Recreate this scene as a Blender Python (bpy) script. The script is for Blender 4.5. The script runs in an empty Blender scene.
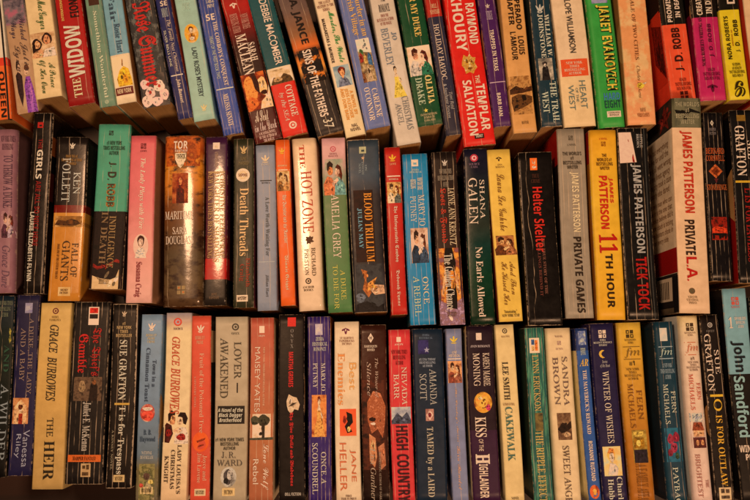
import bpy, math, random
from mathutils import Vector, Matrix, noise as mnoise

S = bpy.context.scene
C = S.collection
R = random.Random(11)
SPINE = 0.107                                   # depth of a mass market paperback, spine up on the table

# ---------------------------------------------------------------- camera
cam = bpy.data.cameras.new('camera')
camo = bpy.data.objects.new('camera', cam)
C.objects.link(camo)
CAM = Vector((0.0, -0.10, SPINE + 0.75))
AIM = Vector((0.0, 0.0, SPINE))
fwd = (AIM - CAM).normalized()
right = Vector((1, 0, 0))
upv = right.cross(fwd).normalized()
camo.matrix_world = Matrix((( right.x, upv.x, -fwd.x, CAM.x), (right.y, upv.y, -fwd.y, CAM.y),
                            (right.z, upv.z, -fwd.z, CAM.z), (0, 0, 0, 1)))
FPX = (AIM - CAM).length / 0.001                # one photograph pixel is one millimetre at the aim point
cam.sensor_width = 36.0
cam.lens = 36.0 * FPX / 750.0
cam.clip_start = 0.01
cam.clip_end = 50
cam.dof.use_dof = True
cam.dof.focus_distance = (AIM - CAM).length
cam.dof.aperture_fstop = 5.0
S.camera = camo

# ---------------------------------------------------------------- world, lamps, exposure
W = bpy.data.worlds.new('World')
S.world = W
W.use_nodes = True
W.node_tree.nodes['Background'].inputs[0].default_value = (1.0, 0.56, 0.31, 1)
W.node_tree.nodes['Background'].inputs[1].default_value = 0.04

def lamp(name, loc, aim, size, power, col, shape='DISK', spread=180):
    l = bpy.data.lights.new(name, 'AREA')
    l.shape = shape
    l.size = size
    l.energy = power
    l.color = col
    l.spread = math.radians(spread)
    o = bpy.data.objects.new(name, l)
    C.objects.link(o)
    o.location = loc
    o.rotation_euler = (Vector(aim) - Vector(loc)).to_track_quat('-Z', 'Y').to_euler()
    return o
TINT = (1.0, 0.545, 0.29)
lamp('ceiling_lamp', (-0.36, 0.24, 1.25), (0.05, 0.06, SPINE), 0.22, 5.9, TINT, spread=140)
lamp('fill_lamp', (0.85, -1.45, 2.0), (0.15, 0.1, SPINE), 0.5, 15.5, TINT, spread=120)  # added fill for soft room bounce, placed so its reflection misses the view

S.view_settings.view_transform = 'Standard'
S.view_settings.look = 'None'
S.view_settings.exposure = 0.0
S.view_settings.gamma = 1.0
S.render.engine = 'CYCLES'
S.cycles.max_bounces = 6
S.cycles.use_denoising = True

# ---------------------------------------------------------------- helpers
ROWE = {1: 0.76, 2: 0.90, 3: 0.68}
cur_e = 0.9
CT = (1.0, 0.72, 0.46)

def lin(h, e=None):
    """photograph colour (hex) -> surface colour under neutral light"""
    e = e or cur_e
    out = []
    for i in range(3):
        c = int(h[2 * i:2 * i + 2], 16) / 255.0
        c = c / 12.92 if c <= 0.04045 else ((c + 0.055) / 1.055) ** 2.4
        out.append(c / (CT[i] * e))
    top = max(out)
    p = 1.18 if top < 0.35 else 1.18 - 0.18 * min(1.0, (top - 0.35) / 0.3)
    out = [min(0.86, max(0.004, 1.03 * q ** p)) for q in out]
    return (out[0], out[1], out[2], 1.0)

def pt(px, py, z):
    d = right * (px - 375) + upv * (250 - py) + fwd * FPX
    t = (z - CAM.z) / d.z
    return CAM + d * t

class NT:
    def __init__(self, name):
        self.m = bpy.data.materials.new(name)
        self.m.use_nodes = True
        self.t = self.m.node_tree
        self.b = self.t.nodes['Principled BSDF']
    def n(self, typ, **kw):
        x = self.t.nodes.new(typ)
        for k, v in kw.items():
            setattr(x, k, v)
        return x
    def l(self, a, b):
        self.t.links.new(a, b)
    def put(self, sock, v):
        if hasattr(v, 'links') or isinstance(v, bpy.types.NodeSocket):
            self.l(v, sock)
        else:
            sock.default_value = v
    def math(self, op, a, b=0.0, c=0.0, clamp=False):
        x = self.n('ShaderNodeMath', operation=op)
        x.use_clamp = clamp
        self.put(x.inputs[0], a); self.put(x.inputs[1], b)
        if len(x.inputs) > 2: self.put(x.inputs[2], c)
        return x.outputs[0]
    def mix(self, f, a, b, mode='MIX'):
        x = self.n('ShaderNodeMix', data_type='RGBA', blend_type=mode)
        self.put(x.inputs[0], f); self.put(x.inputs[6], a); self.put(x.inputs[7], b)
        return x.outputs[2]
    def mapr(self, v, a, b, c=0.0, d=1.0):
        x = self.n('ShaderNodeMapRange')
        x.clamp = True
        self.put(x.inputs[0], v)
        for i, q in enumerate((a, b, c, d)): x.inputs[i + 1].default_value = q
        return x.outputs[0]
    def noise(self, vec, scale, detail=3.0, rough=0.55):
        x = self.n('ShaderNodeTexNoise')
        self.l(vec, x.inputs['Vector'])
        x.inputs['Scale'].default_value = scale
        x.inputs['Detail'].default_value = detail
        x.inputs['Roughness'].default_value = rough
        return x.outputs['Fac']
    def comb(self, x_, y_, z_=0.0):
        x = self.n('ShaderNodeCombineXYZ')
        self.put(x.inputs[0], x_); self.put(x.inputs[1], y_); self.put(x.inputs[2], z_)
        return x.outputs[0]
    def ramp(self, v, stops, interp='LINEAR'):
        x = self.n('ShaderNodeValToRGB')
        r = x.color_ramp
        r.interpolation = interp
        while len(r.elements) > 1: r.elements.remove(r.elements[-1])
        r.elements[0].position = max(0.0, min(1.0, stops[0][0])); r.elements[0].color = stops[0][1]
        for p, c in stops[1:]:
            e = r.elements.new(max(0.0, min(1.0, p))); e.color = c
        self.l(v, x.inputs[0])
        return x.outputs[0]

def cover_material(stops, soft, w, L, crease, wear, rough, marble, seed, coat=0.0):
    """printed card: colour bands along the spine, lengthwise creases, rubbed edges, grime, slight waviness"""
    k = NT('printed_card')
    uv = k.n('ShaderNodeUVMap'); uv.uv_map = 'UVMap'
    sp = k.n('ShaderNodeSeparateXYZ'); k.l(uv.outputs[0], sp.inputs[0])
    u, v = sp.outputs[0], sp.outputs[1]
    um = k.math('MULTIPLY', u, w * 1000); vm = k.math('MULTIPLY', v, L * 1000)      # millimetres
    mm = k.comb(um, vm, seed * 7.3)
    base = k.ramp(v, stops, 'LINEAR' if soft else 'CONSTANT')
    if marble:
        col2, sx, sy, lo, hi = marble
        nz = k.noise(k.comb(k.math('MULTIPLY', um, sx), k.math('MULTIPLY', vm, sy), seed * 3.1), 1.0, 4.0, 0.6)
        base = k.mix(k.mapr(nz, lo, hi), base, col2)
    g = k.noise(mm, 0.11, 4.0, 0.6)
    base = k.mix(1.0, base, k.ramp(g, [(0.25, (0.84, 0.82, 0.79, 1)), (0.75, (1.06, 1.06, 1.06, 1))]), 'MULTIPLY')
    fine = k.noise(mm, 1.6, 3.0, 0.7)
    base = k.mix(1.0, base, k.ramp(fine, [(0.2, (0.93, 0.93, 0.92, 1)), (0.8, (1.05, 1.05, 1.05, 1))]), 'MULTIPLY')
    paper = (0.66, 0.58, 0.47, 1)
    # creases
    brk = k.noise(k.comb(k.math('MULTIPLY', um, 0.5), k.math('MULTIPLY', vm, 0.035), seed * 5.7), 1.0, 4.0, 0.7)
    wob = k.noise(k.comb(k.math('MULTIPLY', um, 0.02), k.math('MULTIPLY', vm, 0.02), seed), 1.0, 2.0)
    nl = max(1, crease)
    ph = k.math('FRACT', k.math('ADD', k.math('MULTIPLY', u, float(nl)), k.math('ADD', k.math('MULTIPLY', wob, 0.35), (seed * 0.377) % 1.0)))
    dl = k.math('MULTIPLY', k.math('ABSOLUTE', k.math('SUBTRACT', ph, 0.5)), w * 1000 / nl)     # mm from the crease
    ins = k.math('MULTIPLY', k.math('GREATER_THAN', u, 0.04), k.math('LESS_THAN', u, 0.96))
    line = k.math('MULTIPLY', k.math('MULTIPLY', k.mapr(dl, 0.10, 0.42, 1.0, 0.0), k.mapr(brk, 0.44, 0.60)), ins)
    amt = 0.0 if crease == 0 else 0.74
    base = k.mix(k.math('MULTIPLY', line, amt), base, paper)
    # rubbed edges
    e = k.math('MINIMUM', k.math('MULTIPLY', k.math('ABSOLUTE', k.math('MINIMUM', u, k.math('SUBTRACT', 1.0, u))), w * 1000),
               k.math('MULTIPLY', k.math('ABSOLUTE', k.math('MINIMUM', v, k.math('SUBTRACT', 1.0, v))), L * 1000))
    wn = k.noise(mm, 0.15, 6.0, 0.78)
    e2 = k.math('ADD', e, k.math('MULTIPLY', k.math('SUBTRACT', 0.62 - 0.12 * wear, wn), 4.0))
    ef = k.math('MULTIPLY', k.mapr(e2, 0.05, 0.6, 1.0, 0.0), min(1.0, 0.25 + 0.5 * wear))
    base = k.mix(ef, base, paper)
    # scuffs
    sc = k.noise(k.comb(k.math('MULTIPLY', um, 0.9), k.math('MULTIPLY', vm, 0.25), seed * 9.1), 1.0, 5.0, 0.75)
    base = k.mix(k.math('MULTIPLY', k.mapr(sc, 0.70, 0.80), 0.35), base, paper)
    k.l(base, k.b.inputs['Base Color'])
    rr = k.math('ADD', k.mapr(g, 0.3, 0.7, rough - 0.05, rough + 0.10), k.math('MULTIPLY', ef, 0.3))
    k.l(rr, k.b.inputs['Roughness'])
    k.b.inputs['Specular IOR Level'].default_value = 0.28
    k.b.inputs['Coat Weight'].default_value = coat
    k.b.inputs['Coat Roughness'].default_value = 0.11
    h = k.math('SUBTRACT', k.math('MULTIPLY', k.noise(mm, 0.25, 3.0), 0.6), k.math('MULTIPLY', line, 0.35 if crease else 0.0))
    h = k.math('ADD', h, k.math('MULTIPLY', fine, 0.10))
    bp = k.n('ShaderNodeBump'); bp.inputs['Strength'].default_value = 0.35; bp.inputs['Distance'].default_value = 0.00035
    k.l(h, bp.inputs['Height']); k.l(bp.outputs[0], k.b.inputs['Normal'])
    bc = k.n('ShaderNodeBump'); bc.inputs['Strength'].default_value = 0.22; bc.inputs['Distance'].default_value = 0.00035
    k.l(k.noise(mm, 0.12, 2.0), bc.inputs['Height']); k.l(bc.outputs[0], k.b.inputs['Coat Normal'])
    return k.m

INKS = {}
def ink(h, e=None, metal=False):
    key = (h, e or cur_e, metal)
    if key not in INKS:
        k = NT('printing_ink')
        tc = k.n('ShaderNodeTexCoord')
        nz = k.noise(tc.outputs['Object'], 900.0, 3.0, 0.7)
        c = lin(h, e)
        base = k.mix(1.0, c, k.ramp(nz, [(0.3, (0.74, 0.74, 0.74, 1)), (0.7, (1.1, 1.1, 1.1, 1))]), 'MULTIPLY')
        k.l(base, k.b.inputs['Base Color'])
        k.b.inputs['Roughness'].default_value = 0.5; k.b.inputs['Specular IOR Level'].default_value = 0.25
        if metal:
            k.b.inputs['Metallic'].default_value = 0.35; k.b.inputs['Roughness'].default_value = 0.32
        INKS[key] = k.m
    return INKS[key]

BGS = {}
def scene_ink(cols, sc=110.0):
    key = (tuple(cols), cur_e, sc)
    if key not in BGS:
        k = NT('printed_picture')
        tc = k.n('ShaderNodeTexCoord')
        nz = k.noise(tc.outputs['Object'], sc, 4.0, 0.62)
        n = len(cols)
        if n == 1: cols = [cols[0], cols[0]]; n = 2
        k.l(k.ramp(nz, [(0.34 + 0.32 * i / (n - 1), lin(c)) for i, c in enumerate(cols)]), k.b.inputs['Base Color'])
        k.b.inputs['Roughness'].default_value = 0.55; k.b.inputs['Specular IOR Level'].default_value = 0.2
        BGS[key] = k.m
    return BGS[key]

def clip_strips(poly, n):
    """cut a -1..1 polygon into n vertical strips"""
    out = []
    for i in range(n):
        lo, hi = -1 + 2 * i / n, -1 + 2 * (i + 1) / n
        p = poly
        for lim, sg in ((lo, 1), (hi, -1)):
            q = []
            for a, b in zip(p, p[1:] + p[:1]):
                ia, ib = (a[0] - lim) * sg >= 0, (b[0] - lim) * sg >= 0
                if ia: q.append(a)
                if ia != ib:
                    t = (lim - a[0]) / (b[0] - a[0]); q.append((lim, a[1] + t * (b[1] - a[1])))
            p = q
            if not p: break
        if len(p) >= 3 and max(x for x, y in p) - min(x for x, y in p) > 1e-4: out.append(p)
    return out

def name_skip(nm):
    return nm in ('publisher_emblem', 'price_label', 'barcode', 'price_sticker', 'round_sticker', 'printed_band')

def shades(h):
    v = [int(h[i:i + 2], 16) for i in (0, 2, 4)]
    f = lambda m: ''.join('%02X' % max(0, min(255, int(q * m))) for q in v)
    return [f(0.62), h, f(1.15)]

def page_material():
    k = NT('aged_page_edges')
    tc = k.n('ShaderNodeTexCoord')
    sp = k.n('ShaderNodeSeparateXYZ'); k.l(tc.outputs['Object'], sp.inputs[0])
    x, y, z = sp.outputs
    lines = k.noise(k.comb(k.math('MULTIPLY', x, 2600.0), k.math('MULTIPLY', z, 14.0), k.math('MULTIPLY', y, 14.0)), 1.0, 3.0, 0.7)
    big = k.noise(tc.outputs['Object'], 26.0, 3.0)
    oi = k.n('ShaderNodeObjectInfo')
    a = k.ramp(lines, [(0.25, (0.42, 0.26, 0.11, 1)), (0.55, (0.66, 0.44, 0.21, 1)), (0.8, (0.76, 0.55, 0.31, 1))])
    a = k.mix(1.0, a, k.ramp(big, [(0.3, (0.75, 0.70, 0.62, 1)), (0.7, (1.0, 1.0, 1.0, 1))]), 'MULTIPLY')
    a = k.mix(1.0, a, k.ramp(oi.outputs['Random'], [(0.0, (0.78, 0.72, 0.62, 1)), (1.0, (1.12, 1.1, 1.05, 1))]), 'MULTIPLY')
    k.l(a, k.b.inputs['Base Color'])
    k.b.inputs['Roughness'].default_value = 0.85
    bp = k.n('ShaderNodeBump'); bp.inputs['Strength'].default_value = 0.5; bp.inputs['Distance'].default_value = 0.0004
    k.l(lines, bp.inputs['Height']); k.l(bp.outputs[0], k.b.inputs['Normal'])
    return k.m
PAGES = page_material()

def mesh_obj(name, verts, faces, mats, parent, mi=None, uvs=None, smooth=False):
    me = bpy.data.meshes.new(name)
    me.from_pydata(verts, [], faces)
    for m in (mats if isinstance(mats, (list, tuple)) else [mats]): me.materials.append(m)
    if mi:
        for p, i in zip(me.polygons, mi): p.material_index = i
    if uvs:
        lay = me.uv_layers.new(name='UVMap')
        for lp in me.loops: lay.data[lp.index].uv = uvs[lp.vertex_index]
    if smooth:
        for p in me.polygons: p.use_smooth = True
    me.update()
    o = bpy.data.objects.new(name, me)
    C.objects.link(o)
    if parent: o.parent = parent
    return o

# fonts: lettering styles reached through the built-in font's mathematical alphabets
STY = {'sans': None, 'serif': (0x1D400, 0x1D41A, 0x1D7CE), 'ital': (0x1D434, 0x1D44E, None), 'script': (0x1D4D0, 0x1D4EA, None),
       'goth': (0x1D56C, 0x1D586, None), 'bold': (0x1D5D4, 0x1D5EE, 0x1D7EC), 'sital': (0x1D608, 0x1D622, None),
       'thin': (0x1D434, 0x1D44E, None), 'bital': (0x1D468, 0x1D482, 0x1D7CE), 'sbi': (0x1D63C, 0x1D656, 0x1D7EC)}
def styled(s, f):
    t = STY[f]
    if not t: return s
    o = ''
    for ch in s:
        if 'A' <= ch <= 'Z': o += chr(t[0] + ord(ch) - 65)
        elif 'a' <= ch <= 'z': o += '\u210e' if (f in ('ital', 'thin') and ch == 'h') else chr(t[1] + ord(ch) - 97)
        elif ch.isdigit() and t[2]: o += chr(t[2] + ord(ch) - 48)
        else: o += ch
    return o

TEXTS = []      # (curve object, spec) converted together at the end
def T(body, y0, y1, u0, u1, d='d', font='serif', col='FFFFFF', name='title', off=0.0, face='S', metal=False):
    return ('t', body, y0, y1, u0, u1, d, font, col, name, off, face, metal)
def A(body, y0, y1, u0, u1, d='d', font='serif', col='FFFFFF', **k):
    return T(body, y0, y1, u0, u1, d, font, col, name='author_name', **k)
def SP(body, y0, y1, u0, u1, col, d='h', font='serif', **k):
    return T(body, y0, y1, u0, u1, d, font, col, name='small_print', **k)
def P(y0, y1, u0, u1, bg, shapes=(), oval=False, name='cover_picture', sc=110.0, face='S'):
    return ('p', y0, y1, u0, u1, bg, shapes, oval, name, sc, face)
def E(kind, y, u, size, col, name='publisher_emblem', col2=None):
    return ('e', kind, y, u, size, col, name, col2)
def BAR(y0, y1, u0, u1, col, name='printed_band', face='S'):
    return ('p', y0, y1, u0, u1, [col], (), False, name, 110.0, face)

def ell(cx, cy, rx, ry, n=14, rot=0.0):
    c, s = math.cos(rot), math.sin(rot)
    k = lambda a: 1 + (.07 * math.sin(3 * a + cx * 9) + .05 * math.sin(5 * a + cy * 13) if n == 14 else 0)
    return [(cx + k(a) * (rx * math.cos(a) * c - ry * math.sin(a) * s), cy + k(a) * (rx * math.cos(a) * s + ry * math.sin(a) * c))
            for a in [2 * math.pi * i / n for i in range(n)]]
def couple(h1='2A1408', s1='C8824E', b1='40302A', h2='5A2C10', s2='D89A66', b2='7A3A50'):
    return [(b1, [(-.9, -1), (-.95, -.4), (-.6, .05), (-.2, -.05), (.1, -.5), (.05, -1)]), (b2, [(0, -1), (.05, -.45), (.3, -.1), (.65, -.1), (.95, -.55), (1, -1)]),
            (s1, ell(-.34, .38, .24, .30)), (h1, [(-.62, .4), (-.62, .75), (-.36, .9), (-.08, .72), (-.14, .5), (-.4, .6), (-.5, .3)]),
            (s2, ell(.30, .26, .22, .27)), (h2, [(.1, .5), (.3, .7), (.6, .55), (.72, .1), (.62, -.3), (.5, .0), (.45, .4)]),
            (s2, [(-.2, -.35), (.25, -.05), (.4, -.2), (-.1, -.55)])]
def woman(hair='3A1C0C', skin='D8A070', dress='B0402A', x=0.0):
    return [(dress, [(x - .75, -1), (x - .6, -.45), (x - .25, -.12), (x + .25, -.12), (x + .6, -.45), (x + .75, -1)]), (hair, ell(x, .42, .46, .48)),
            (skin, [(x - .14, -.1), (x - .14, .2), (x + .14, .2), (x + .14, -.1), (x, -.3)]), (skin, ell(x, .32, .30, .38)),
            (hair, [(x - .36, .35), (x - .3, .74), (x, .86), (x + .3, .74), (x + .36, .35), (x + .16, .62), (x - .14, .6)])]
def gown(hair='3A2010', skin='D8A878', dress='D8B840', x=0.0):
    return [(dress, [(x - .75, -1), (x - .3, -.1), (x - .26, .3), (x + .26, .3), (x + .34, -.1), (x + .85, -1)]), (skin, ell(x, .66, .18, .2)),
            (skin, [(x - .24, .26), (x - .1, .5), (x + .1, .5), (x + .24, .26)]), (hair, [(x - .2, .62), (x - .18, .9), (x + .08, .95), (x + .22, .72), (x, .84)]),
            (skin, [(x + .24, .26), (x + .55, -.1), (x + .46, -.16), (x + .2, .1)])]

EMB = {
    'circle': lambda: [('a', ell(0, 0, 1, 1, 20)), ('b', ell(0, 0, .62, .62, 16)), ('a', ell(0.05, 0, .34, .34, 10))],
    'leaf': lambda: [('a', ell(0, .25, .22, .75)), ('a', ell(-.5, 0, .18, .6, rot=.7)), ('a', ell(.5, 0, .18, .6, rot=-.7)), ('a', ell(0, -.75, .7, .12))],
    'square': lambda: [('a', [(-1, -1), (1, -1), (1, 1), (-1, 1)]), ('b', [(-.4, -.5), (.5, -.5), (.5, .1), (-.4, .1)])],
    'diamond': lambda: [('a', [(0, -1.2), (.7, 0), (0, 1.2), (-.7, 0)]), ('b', [(-.28, -.4), (-.12, -.4), (-.12, .4), (-.28, .4)]), ('b', [(.12, -.4), (.28, -.4), (.28, .4), (.12, .4)]), ('b', [(-.12, -.08), (.12, -.08), (.12, .08), (-.12, .08)])],
    'star': lambda: [('a', [((1 if i % 2 == 0 else .42) * math.sin(i * math.pi / 5), (1 if i % 2 == 0 else .42) * math.cos(i * math.pi / 5)) for i in range(10)])],
    'boxes': lambda: [('a', [(-.9, .1), (-.1, .1), (-.1, .95), (-.9, .95)]), ('a', [(.1, .1), (.9, .1), (.9, .95), (.1, .95)]), ('a', [(-.9, -.95), (-.1, -.95), (-.1, -.1), (-.9, -.1)]), ('a', [(.1, -.95), (.9, -.95), (.9, -.1), (.1, -.1)]),
                      ('b', ell(-.5, .5, .2, .2, 8)), ('b', ell(.5, -.5, .2, .2, 8))],
    'splat': lambda: [('a', [((.55 + .45 * ((i * 7) % 5) / 4) * math.cos(i * math.pi / 9), (.55 + .45 * ((i * 7) % 5) / 4) * math.sin(i * math.pi / 9)) for i in range(18)])],
    'swirl': lambda: [('a', ell(-.35, .1, .18, .7, rot=.5)), ('a', ell(.05, .15, .16, .85, rot=-.1)), ('a', ell(.45, .1, .18, .65, rot=-.6)), ('a', ell(0, -.6, .5, .25)), ('b', ell(0, -.6, .22, .1))],
    'bird': lambda: [('a', ell(0, 0, .35, .8)), ('b', ell(0, .2, .15, .3)), ('a', ell(-.55, .3, .5, .2, rot=.5)), ('a', ell(.55, .3, .5, .2, rot=-.5))],
    'crescent': lambda: [('a', [(.5, .9), (-.1, 1), (-.7, .6), (-.9, 0), (-.7, -.6), (-.1, -1), (.5, -.9), (-.05, -.55), (-.35, 0), (-.05, .55)])],
}

LAST = {}
BOOKS = []
def B(row, tl, bl, w, label, bands, items=(), soft=False, L=None, d=None, r=0.0016, c=0.0005, crease=0, wear=0.5, rough=0.42,
      marble=None, left=None, rightb=None, roll=None, coat=0.0, group=None):
    """one paperback standing on its fore-edge: cover (spine + boards), page block, printing"""
    global cur_e
    cur_e = ROWE[row]
    seed = len(BOOKS) + 1
    d = d or SPINE + R.uniform(-0.0015, 0.0015)
    ptl, pbl = pt(tl[0], tl[1], d), pt(bl[0], bl[1], d)
    ax = (ptl - pbl)
    Lm = L or ax.length
    ax.normalize()
    ang = math.atan2(-ax.x, ax.y)
    px_dir = Vector((bl[0] - tl[0], bl[1] - tl[1])); px_dir.normalize()
    nx, ny = -px_dir.y, px_dir.x
    if nx < 0: nx, ny = -nx, -ny
    nrm = Vector((nx, ny))
    mid = (Vector(tl) + Vector(bl)) / 2
    a, b = pt(mid.x, mid.y, d), pt(mid.x + nrm.x * w, mid.y + nrm.y * w, d)
    ex = Vector((ax.y, -ax.x, 0))
    wm = (b - a).dot(ex)
    base = pbl + ex * wm / 2 + ax * Lm / 2
    e = bpy.data.objects.new('paperback_book', None)
    e.empty_display_size = 0.02
    C.objects.link(e)
    if roll is None: roll = R.uniform(-0.6, 0.6)
    sh = ex * (d * math.sin(math.radians(roll)))
    e.location = (base.x - sh.x, base.y - sh.y, 0.0)
    e.rotation_euler = (0, math.radians(roll), ang)
    e['label'] = label; e['category'] = 'book'
    e['group'] = group or {1: 'paperbacks in the top row', 2: 'paperbacks in the middle row', 3: 'paperbacks in the bottom row'}[row]
    BOOKS.append(dict(o=e, w=wm, L=Lm, c=(base.x, base.y), a=ang, d=d))
    c0t = Vector(tl) + nrm * w / 2; c0b = Vector(bl) + nrm * w / 2
    def yl(py):                                  # photograph height -> distance along the spine from its middle
        t = (py - c0t.y) / (c0b.y - c0t.y)
        q = c0t + (c0b - c0t) * t
        return (pt(q.x, q.y, d) - base).dot(ax)
    def vof(py): return 0.5 - yl(py) / Lm        # 0 at the top end
    ph1, ph2 = R.uniform(0, 6), R.uniform(0, 6)
    def ztop(x, y):
        t = min(1.0, abs(x) / (wm / 2))
        z = d - c * t * t + 0.00022 * math.sin(y * 38 + ph1) + 0.00012 * math.sin(y * 95 + ph2)
        q = abs(x) - (wm / 2 - r)
        if q > 0: z -= r - math.sqrt(max(0.0, r * r - min(q, r) ** 2))
        return z
    def xoff(y, z): return 0.0005 * math.sin(y * 24 + ph2) * (0.4 + 0.6 * z / d)
    # cover
    stops = [(max(0.0, vof(y)), lin(h)) for y, h in bands]
    if not soft: stops[0] = (0.0, stops[0][1])
    if soft and stops[0][0] > 0: stops.insert(0, (0.0, stops[0][1]))
    mats = [cover_material(stops, soft, wm, Lm, crease, wear, rough, (lin(marble[0]),) + tuple(marble[1:]) if marble else None, seed, coat)]
    idx = {'L': 0, 'R': 0}
    for key, bb in (('L', left), ('R', rightb)):
        if bb:
            st = [(max(0.0, vof(y)), lin(h)) for y, h in bb]; st[0] = (0.0, st[0][1])
            mats.append(cover_material(st, False, wm, Lm, 0, wear, rough, None, seed + 40, coat))
            idx[key] = len(mats) - 1
    NY = 20
    xs = [-wm / 2 + wm * i / 14 for i in range(15)]
    for q in (0.15, 0.4, 0.7): xs += [-wm / 2 + r * q, wm / 2 - r * q]
    xs = sorted(xs)
    prof = [(-wm / 2, z, 'L') for z in (0.0, d * .35, d * .7, d * .9)]
    th = 0.00045
    verts, uvs, faces, mi = [], [], [], []
    rows = []
    for j in range(NY + 1):
        y = -Lm / 2 + Lm * j / NY
        rowi = []
        line = [(-wm / 2, z) for z in (0.0, d * .35, d * .7, d * .92)] + [(x, ztop(x, y)) for x in xs] + [(wm / 2, z) for z in (d * .92, d * .7, d * .35, 0.0)]
        n_out = len(line)
        inner = [(wm / 2 - th, z) for z in (0.0, d * .7)] + [(wm / 2 - th, d - r - c - th)] + [(wm / 2 - r - th, d - c - th * 2), (-wm / 2 + r + th, d - c - th * 2), (-wm / 2 + th, d - r - c - th), (-wm / 2 + th, d * .7), (-wm / 2 + th, 0.0)]
        for k, (x, z) in enumerate(line + inner):
            rowi.append(len(verts))
            verts.append((x + xoff(y, z), y, z))
            uu = (x + wm / 2) / wm
            if k < 4: uu = -(d - z) / wm - 0.02
            elif n_out - 4 <= k < n_out: uu = 1 + (d - z) / wm + 0.02
            uvs.append((uu, 0.5 - y / Lm))
        rows.append(rowi)
    N = len(rows[0])
    for j in range(NY):
        for k in range(N):
            k2 = (k + 1) % N
            faces.append((rows[j][k], rows[j][k2], rows[j + 1][k2], rows[j + 1][k]))
            mi.append(idx['L'] if k < 4 else idx['R'] if n_out - 5 <= k < n_out else 0)
    # end caps between the outer and the inner outline
    for j, flip in ((0, False), (NY, True)):
        ri = rows[j]
        m = n_out; inn = ri[m:][::-1]
        pairs = [0, 2, 3, 3 + 3, n_out - 7, n_out - 4, n_out - 3, n_out - 1]
        for q in range(7):
            f = [ri[t] for t in range(pairs[q], pairs[q + 1] + 1)] + [inn[q + 1], inn[q]]
            faces.append(tuple(f if flip else f[::-1])); mi.append(0)
    cv = mesh_obj('cover', verts, faces, mats, e, mi, uvs, smooth=False)
    for p in cv.data.polygons[:NY * N]:
        p.use_smooth = True
    # page block, slightly uneven
    ins = 0.0006
    pv, pf = [], []
    NXP, NZP = 8, 6
    for side in (-1, 1):
        for iz in range(NZP + 1):
            for ix in range(NXP + 1):
                x = (-wm / 2 + th + .0002) + (wm - 2 * th - .0004) * ix / NXP
                z = 0.001 + (d - c - max(r, .001) - .0012 - 0.001) * iz / NZP
                jit = 0.0004 * mnoise.noise(Vector((x * 300, z * 30, seed + side)))
                pv.append((x + xoff(side * Lm / 2, z), side * (Lm / 2 - ins + jit), z))
    st = (NXP + 1) * (NZP + 1)
    for s_ in (0, 1):
        for iz in range(NZP):
            for ix in range(NXP):
                q = s_ * st + iz * (NXP + 1) + ix
                f = (q, q + 1, q + NXP + 2, q + NXP + 1)
                pf.append(f if s_ == 0 else f[::-1])
    def bridge(ids):
        for a_, b_ in zip(ids, ids[1:]): pf.append((a_, b_, b_ + st, a_ + st))
    bridge([ix for ix in range(NXP + 1)][::-1]); bridge([NZP * (NXP + 1) + ix for ix in range(NXP + 1)])
    bridge([iz * (NXP + 1) for iz in range(NZP + 1)]); bridge([iz * (NXP + 1) + NXP for iz in range(NZP + 1)][::-1])
    mesh_obj('page_block', pv, pf, PAGES, e)
    # printing
    lev = 0.00014
    for it in items:
        if it[0] == 't':
            cu = bpy.data.curves.new('lettering', 'FONT')
            cu.body = styled(it[1], it[7]); cu.align_x = 'CENTER'; cu.offset = max(it[10], -0.005) + (0.008 if it[7] == 'thin' else 0); cu.resolution_u = 4
            cu.space_line = 0.95
            o = bpy.data.objects.new('lettering', cu); C.objects.link(o)
            TEXTS.append((o, e, it, yl(it[2]), yl(it[3]), wm, d, ztop, xoff, ink(it[8], metal=it[12])))
        elif it[0] in 'pe':
            V, F, MI, MT = [], [], [], []
            def add(poly, mat, z):
                if mat not in MT: MT.append(mat)
                s0 = len(V)
                n = len(poly)
                cx = sum(p[0] for p in poly) / n; cy = sum(p[1] for p in poly) / n
                for X, Y in poly: V.append((X, Y, z))
                F.append(tuple(range(s0, s0 + n))); MI.append(MT.index(mat))
            if it[0] == 'p':
                _, y0, y1, u0, u1, bg, shapes, oval, nm, sc, face = it
                ya, yb = yl(y0), yl(y1)
                cx = (-0.5 + (u0 + u1) / 2) * wm; hx = (u1 - u0) / 2 * wm
                cy = (ya + yb) / 2; hy = (ya - yb) / 2
                rect = ell(0, 0, 1, 1, 24) if oval else [(-1, -1), (-.5, -1), (0, -1), (.5, -1), (1, -1), (1, 0), (1, 1), (.5, 1), (0, 1), (-.5, 1), (-1, 1), (-1, 0)]
                if not oval:
                    # strips so the patch follows the curve of the spine
                    nst = max(2, int(hx * 2 / 0.003)); ny_ = max(2, int(hy * 2 / 0.006))
                    for i in range(nst):
                        for j in range(ny_):
                            x0, x1 = -1 + 2 * i / nst, -1 + 2 * (i + 1) / nst
                            q0, q1 = -1 + 2 * j / ny_, -1 + 2 * (j + 1) / ny_
                            add([(x0, q0), (x1, q0), (x1, q1), (x0, q1)], scene_ink(bg, sc) if len(bg) > 1 else ink(bg[0]), 0)
                else:
                    add(rect, scene_ink(bg, sc) if len(bg) > 1 else ink(bg[0]), 0)
                for si, (cc, poly) in enumerate(shapes):
                    pp = [(max(-1, min(1, X)), max(-1, min(1, Y))) for X, Y in poly]
                    for piece in clip_strips(pp, max(1, int(hx * 2 / 0.0035)) if face == 'S' else 1): add(piece, scene_ink(cc, 300.0) if isinstance(cc, list) else scene_ink(shades(cc), 420.0), 1 + si * .35)
                # dabs of lighter and darker paint over the larger shapes
                rd = random.Random(len(V) + seed)
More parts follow.
